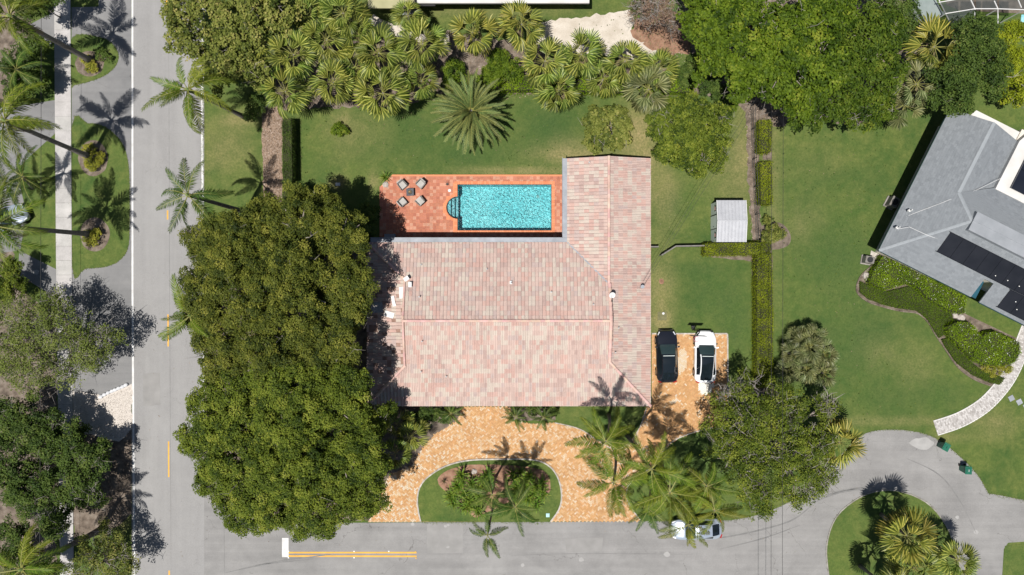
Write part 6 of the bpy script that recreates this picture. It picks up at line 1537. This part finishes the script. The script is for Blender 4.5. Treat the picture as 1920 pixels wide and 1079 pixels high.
# island palms
palm(CP, "slim coconut palm in the driveway island with its crown near the middle", (922, 928), 6.4, (930, 893), sc=.68, n=12, rt=.10, key='d')
palm(CP, "slim coconut palm in the driveway island with a curved pale trunk", (966, 952), 7.2, (950, 903), sc=.75, n=13, rt=.11, key='d', curve=.6)
palm(CP, "slim coconut palm whose small crown hangs over the side street", (914, 1004), 7.0, (926, 942), sc=.56, n=11, rt=.09, key='d')
for (x, y, h, l) in [(966, 782, 1.6, "small palm left of the pair against the house front wall"), (1018, 783, 1.6, "small palm right of the pair against the house front wall"), (845, 776, 1.5, "small palm at the house corner of the driveway")]:
    palm("small_palm", l, (x, y), h, None, key='d', sc=.42, n=15, rt=.08, group="small palms against the house front")
for (x, y, h, l) in [(748, 795, 2.6, "fan palm between the ficus and the house, uppermost of the three"), (772, 815, 2.4, "fan palm between the ficus and the driveway, nearest the pavers"), (742, 850, 2.6, "fan palm at the ficus edge, lowest of the three")]:
    palm("fan_palm", l, (x, y), h, None, 'fan', 'g', 16, .72, rt=.1, elev=(-10, 70))
# the long fan palm row
FP = [(550, 103, 5.2, 'g', 1.05, "fan palm above the tall narrow hedge, second up from the lawn"), (535, 172, 4.8, 'g', 1.05, "fan palm directly above the end of the tall narrow hedge"),
      (612, 75, 5.2, 'g', 1.0, "fan palm of the second rank above the hedge, third from the left"), (625, 155, 4.8, 'g', 1.0, "fan palm at the lawn edge right of the hedge"),
      (710, 100, 5.4, 'g', 1.05, "large fan palm in the middle of the left palm cluster"), (718, 175, 5.0, 'g', 1.05, "large fan palm overhanging the back lawn left of the date palm"),
      (792, 82, 5.4, 'g', 1.0, "fan palm right of the large middle one by the sand strip"), (790, 152, 3.8, 'g', .82, "low darker fan palm tucked between the date palm and cluster"),
      (886, 62, 5.2, 'y', .98, "yellowish fan palm above the date palm"), (643, 25, 5.6, 'g', .98, "fan palm left of the olive roofed building"), (492, 22, 5.4, 'y', .9, "fan palm beside the round leaved tree at the top edge"),
      (492, 85, 5.0, 'g', .9, "fan palm at the left end of the row beside the round leaved tree"), (978, 46, 5.6, 'y', 1.0, "yellowish fan palm just left of the white sand"),
      (1022, 115, 4.8, 'g', 1.05, "fan palm below the white sand, left one of the right cluster"), (1090, 102, 4.4, 'g', .95, "fan palm right below the middle of the white sand"),
      (1048, 170, 4.0, 'g', .95, "fan palm overhanging the back lawn right of the date palm"), (1172, 115, 3.8, 'g', .95, "fan palm below the right end of the white sand"),
      (1236, 128, 3.4, 'g', .85, "fan palm below the brown mulch patch"), (1216, 168, 3.8, 's', 1.0, "ragged fan palm leaning over the lawn with a dead leaf"),
      (668, 60, 4.6, 'g', .85, "shaded fan palm in the back of the left cluster"), (580, 30, 4.8, 'g', .9, "fan palm at the top edge within the left cluster"), (1130, 150, 3.0, 'g', .75, "small fan palm in the bed above the compact round shrub"),
      (665, 128, 4.2, 'g', .9, "fan palm squeezed between hedge side palms and the large middle one"), (765, 30, 4.0, 'g', .7, "small fan palm under the olive roofed building clutter")]
for (x, y, h, k, s_, l) in FP: palm("fan_palm", l, (x, y), h, None, 'fan', k, 27, s_ * .98, rt=.15, elev=(-38, 78), nd=1)
palm("fan_palm", "big leaved yellowish fan palm near the green grey hut", (1752, 88), 5.4, None, 'fan', 'y', 22, 1.15, rt=.16, elev=(-30, 75), nd=3)
palm("fan_palm", "drooping silvery fan palm between the grove and the grey roof", (1718, 158), 5., None, 'fan', 's', 26, 1., rt=.15, elev=(-50, 70), nd=3)
palm("fan_palm", "low silvery fan palm at the lawn edge above the grey roof shadow", (1695, 198), 4., None, 'fan', 's', 22, .85, rt=.14, elev=(-50, 70), nd=1)
palm("fan_palm", "yellowish fan palm at the start of the turning loop", (1574, 830), 4.6, None, 'fan', 'y', 26, 1.02, rt=.14, elev=(-35, 80), nd=1)
palm("fan_palm", "tall fan palm with pale leaves standing on the grass circle", (1700, 1005), 5.4, (1652, 965), 'fan', 'y', 26, 1.15, rt=.15, elev=(-35, 80), nd=1)
palm("fan_palm", "fan palm on the grass circle south of the tall pale leaved one", (1716, 1066), 5.0, None, 'fan', 'g', 26, 1.05, rt=.15, elev=(-35, 80))
palm("fan_palm", "fan palm standing nearest the bottom edge on the grass circle", (1676, 1112), 5.5, None, 'fan', 'g', 26, 1.05, rt=.15, elev=(-35, 80))
palm("fan_palm", "spiky fan palm on the right side of the grass circle", (1795, 1050), 3.8, None, 'fan', 'g', 26, .9, rt=.15, elev=(-20, 85))
# saw palmetto clump on the right lawn
for i, (x, y, h, s_) in enumerate([(1515, 650, 2.2, .68), (1490, 665, 1.8, .62), (1545, 665, 1.8, .62), (1510, 690, 1.9, .62), (1480, 695, 1.5, .58), (1545, 700, 1.6, .58), (1525, 630, 1.8, .6), (1500, 635, 1.6, .55)]):
    palm("palmetto", "spiky silvery palmetto stem at the " + ["centre", "left side", "right side", "bottom middle", "lower left", "lower right", "top", "upper left"][i] + " of the rounded clump on the right lawn", (x, y), h, None, 'fan', 's', 26, s_, rt=.09, elev=(-5, 85), group="palmetto clump on the right lawn")

# strap-leaved plants
def strap_mesh(m, L=.55, w=.06, name="leaf"):
    mb = MB(); pts = arch(L, 0, .9, 4)
    for i in range(4):
        w0 = w * (1 - (i / 4) ** 2 * .8) / 2; w1 = w * (1 - ((i + 1) / 4) ** 2 * .95) / 2
        mb.add([(pts[i][0], -w0, pts[i][1]), (pts[i][0], w0, pts[i][1]), (pts[i + 1][0], w1, pts[i + 1][1]), (pts[i + 1][0], -w1, pts[i + 1][1])], [(0, 1, 2, 3)], 0, .15 + .2 * i)
    return mb.mesh(name, m)
m_strap = FM("cordyline_leaf", [(.025, .055, .006), (.085, .145, .012), (.19, .25, .03)]); m_strapr = FM("cordyline_dark_leaf", [(.05, .09, .012), (.055, .03, .02), (.05, .012, .018)])
SM = [strap_mesh(m_strap), strap_mesh(m_strap, .6, .075)]; SR = [strap_mesh(m_strapr, .5, .05)]; SY = [strap_mesh(m_fany, .6, .05)]
def rosette(label, px_, py_, meshes, n=16, s_=1., group=None, z=.06, h=.15, cat="plant", name="strap_leaf_plant"):
    p = P(px_, py_, h); t = thing(name, label, cat, (p.x, p.y, z), 0, group)
    MB().tube([(0, 0, 0), (0, 0, h)], .04, 5).build("stem", m_bark, t, world=False)
    a = 0
    for k in range(n):
        a += 2.4 + random.uniform(-.2, .2); e_ = R(75 - 70 * (k / n) + random.uniform(-8, 8))
        clone(random.choice(meshes), "leaf", (0, 0, h), (Matrix.Rotation(a, 4, 'Z') @ Matrix.Rotation(-e_, 4, 'Y')).to_euler(), t, s_ * random.uniform(.85, 1.15))
lp = [(868, 900), (860, 912), (850, 922), (872, 925), (884, 905), (895, 918), (880, 938), (893, 948), (905, 900), (915, 888), (905, 935), (865, 890), (845, 930), (898, 958), (876, 948), (912, 910), (920, 903)]
rp_ = [(975, 885), (965, 898), (980, 900), (992, 892), (1000, 905), (985, 915), (1010, 915), (998, 925), (1008, 935), (990, 935), (1015, 905), (970, 912), (960, 888), (1005, 945), (1018, 925)]
lp += [(random.uniform(845, 915), random.uniform(893, 950)) for _ in range(10)]; rp_ += [(random.uniform(962, 1018), random.uniform(888, 940)) for _ in range(10)]
for i, (x, y) in enumerate(lp): rosette("strap leaved cordyline in the left clump of the driveway island", x, y, SR + SM if i % 5 == 0 else SM, 26, 1.55, "left cordyline clump on the driveway island", h=random.uniform(.3, .6))
for i, (x, y) in enumerate(rp_): rosette("strap leaved cordyline in the right clump of the driveway island", x, y, SR + SM if i % 4 == 0 else SM, 26, 1.5, "right cordyline clump on the driveway island", h=random.uniform(.3, .6))
rosette("small dark red cordyline standing alone at the left of the island mulch", 833, 902, SR, 14, .9, h=.3)
rosette("yucca in the corner planter of the pool deck", 722, 333, SY + SM, 26, 1.1, h=.35, z=0)
for (x, y, l) in [(1123, 135, "upper banana leaved plant among the right palm cluster"), (1124, 155, "lower banana leaved plant among the right palm cluster")]:
    rosette(l, x, y, [strap_mesh(m_bright, .8, .2)], 9, 1., h=.7, z=0)

# tyre marks, stains and repair patches on the asphalt
m_mark = M("tyre_mark", [(.13, .13, .128), (.20, .198, .193)], 1.5, .85, .2, 20); m_patch = M("asphalt_patch", [(.20, .197, .19), (.255, .25, .242)], 1.0, .85, .3, 22)
m_pale = M("pale_asphalt_stain", [(.25, .247, .24), (.34, .335, .325)], 1.5, .85)
def strip_px(name, pts_px, w, m, z):
    q = [V(P2(x, y)) for x, y in smooth_poly(pts_px, 6, False)]; Lp = []; Rp = []
    for i, p in enumerate(q):
        d = (q[min(i + 1, len(q) - 1)] - q[max(i - 1, 0)]).normalized(); n = V((-d.y, d.x)) * w / 2 * random.uniform(.6, 1.1) * min(1, .2 + 3 * min(i, len(q) - 1 - i) / len(q)); Lp.append(tuple(p + n)); Rp.append(tuple(p - n))
    mb = MB()
    for i in range(len(q) - 1): mb.add([(*Rp[i], z), (*Rp[i + 1], z), (*Lp[i + 1], z), (*Lp[i], z)], [(0, 1, 2, 3)])
    structure(mb.build(name, m))
for pp, w in [([(1525, 944), (1560, 928), (1600, 919), (1645, 917)], .18), ([(1545, 930), (1585, 919), (1640, 912)], .12), ([(1330, 1012), (1400, 1000), (1480, 978), (1520, 950)], .16),
              ([(1350, 1030), (1430, 1010), (1500, 985)], .14), ([(480, 1060), (540, 1050), (620, 1040)], .14), ([(420, 1075), (500, 1058), (580, 1050)], .12), ([(1700, 860), (1760, 890), (1800, 940), (1830, 1000)], .14)]:
    strip_px("tyre_mark", pp, w, m_mark, .0135)
for q in ([(800, 982), (868, 981), (868, 1037), (802, 1038)], [(1060, 1010), (1130, 1008), (1128, 1034), (1062, 1036)], [(268, 700), (300, 699), (301, 760), (269, 761)]):
    sheet("asphalt_patch", q, m_patch, .0127, rough=.03)
for (x, y, r_) in [(1730, 831, 15), (1830, 998, 5), (774, 983, 4), (835, 987, 3), (840, 985, 3), (1795, 970, 4), (1700, 1000, 0), (840, 1026, 3), (68, 511, 6), (1090, 1050, 5), (980, 1060, 4), (1250, 1040, 6)]:
    if r_: sheet("pale_stain", [(x + r_ * (1.6 if r_ > 10 else 1) * math.cos(a * .63) * random.uniform(.7, 1.1), y + r_ * math.sin(a * .63) * random.uniform(.6, 1)) for a in range(10)], m_pale, .0131, 2)
for pp in ([(316, 0), (317, 200), (318, 500), (320, 900), (321, 1079)], [(420, 980), (421, 1079)], [(960, 1042), (1100, 1038), (1300, 1040)]):
    strip_px("asphalt_seam", pp, .04, m_mark, .0121)
scatter("fallen_leaves", "", [(830, 180), (560, 205), (560, 330), (700, 340), (1050, 300), (1160, 200)], .9, .07, m_brown, .015)
scatter("fallen_leaves", "", [(1450, 240), (1690, 235), (1640, 420), (1620, 600), (1740, 780), (1590, 800), (1452, 640)], .5, .07, m_brown, .015)
scatter("clover", "", [(1450, 240), (1690, 235), (1640, 420), (1620, 600), (1740, 780), (1590, 800), (1452, 640)], 1.2, .16, m_dkleaf, .012)
scatter("clover", "", [(560, 205), (1050, 180), (1050, 320), (700, 325), (560, 360)], 1.2, .16, m_dkleaf, .012)

scatter("fallen_leaves", "", [(1440, 985), (1560, 940), (1600, 900), (1700, 890), (1540, 1060), (1440, 1060)], .5, .06, m_brown, .018)

m_tuft = M("edge_grass", [(.045, .085, .015), (.10, .145, .03), (.20, .19, .07)], 2, .9, attr=True, amp=.4)
def fringe(pts_px, w=.12, dens=45):
    q = [np.array(P2(x, y)) for x, y in pts_px]; P_ = []
    for a, b in zip(q, q[1:]):
        l = np.linalg.norm(b - a); n = int(l * dens)
        if n < 1: continue
        t = RS.uniform(0, 1, (n, 1)); nn = np.array([-(b - a)[1], (b - a)[0]]) / l; k = np.abs(np.sin(t * l * 1.3)) * .8 + .3
        P_.append(a + (b - a) * t + nn * RS.normal(0, w, (n, 1)) * k)
    P_ = np.vstack(P_); n = len(P_)
    leaf_mesh("grass_tufts", np.column_stack([P_, RS.uniform(.02, .05, n)]), np.column_stack([RS.normal(0, .5, n), RS.normal(0, .5, n), np.ones(n)]), RS.uniform(.05, .14, n), RS.uniform(.02, .05, n), RS.uniform(0, 1, n), m_tuft, None, 'stuff')
fringe([(381, -40), (381, 380)]); fringe([(790, 979), (1032, 979)]); fringe([(1202, 977), (1370, 976), (1430, 963), (1500, 930)]); fringe([(x, y) for x, y in smooth_poly([(1560, 872), (1597, 832), (1625, 812), (1665, 806), (1712, 809), (1752, 821), (1795, 852), (1832, 890), (1853, 925)], 5, False)], .09)
fringe([(1853, 925), (1920, 938)]); fringe(loop + loop[:1], .07, 25); fringe(smooth_poly(isl1, 4), .06, 40); fringe(smooth_poly(isl2, 4), .06, 40); fringe([(134, 238), (134, 504)], .05); fringe([(103, 120), (105, 190)], .07); fringe([(104, 250), (106, 470)], .07)
fringe([(736, 327), (1050, 327)], .06, 30); fringe([(711, 352), (711, 445)], .06, 30); fringe(drive_px[9:17], .05, 30); fringe([(1222, 626), (1364, 626), (1366, 800)], .05, 30)
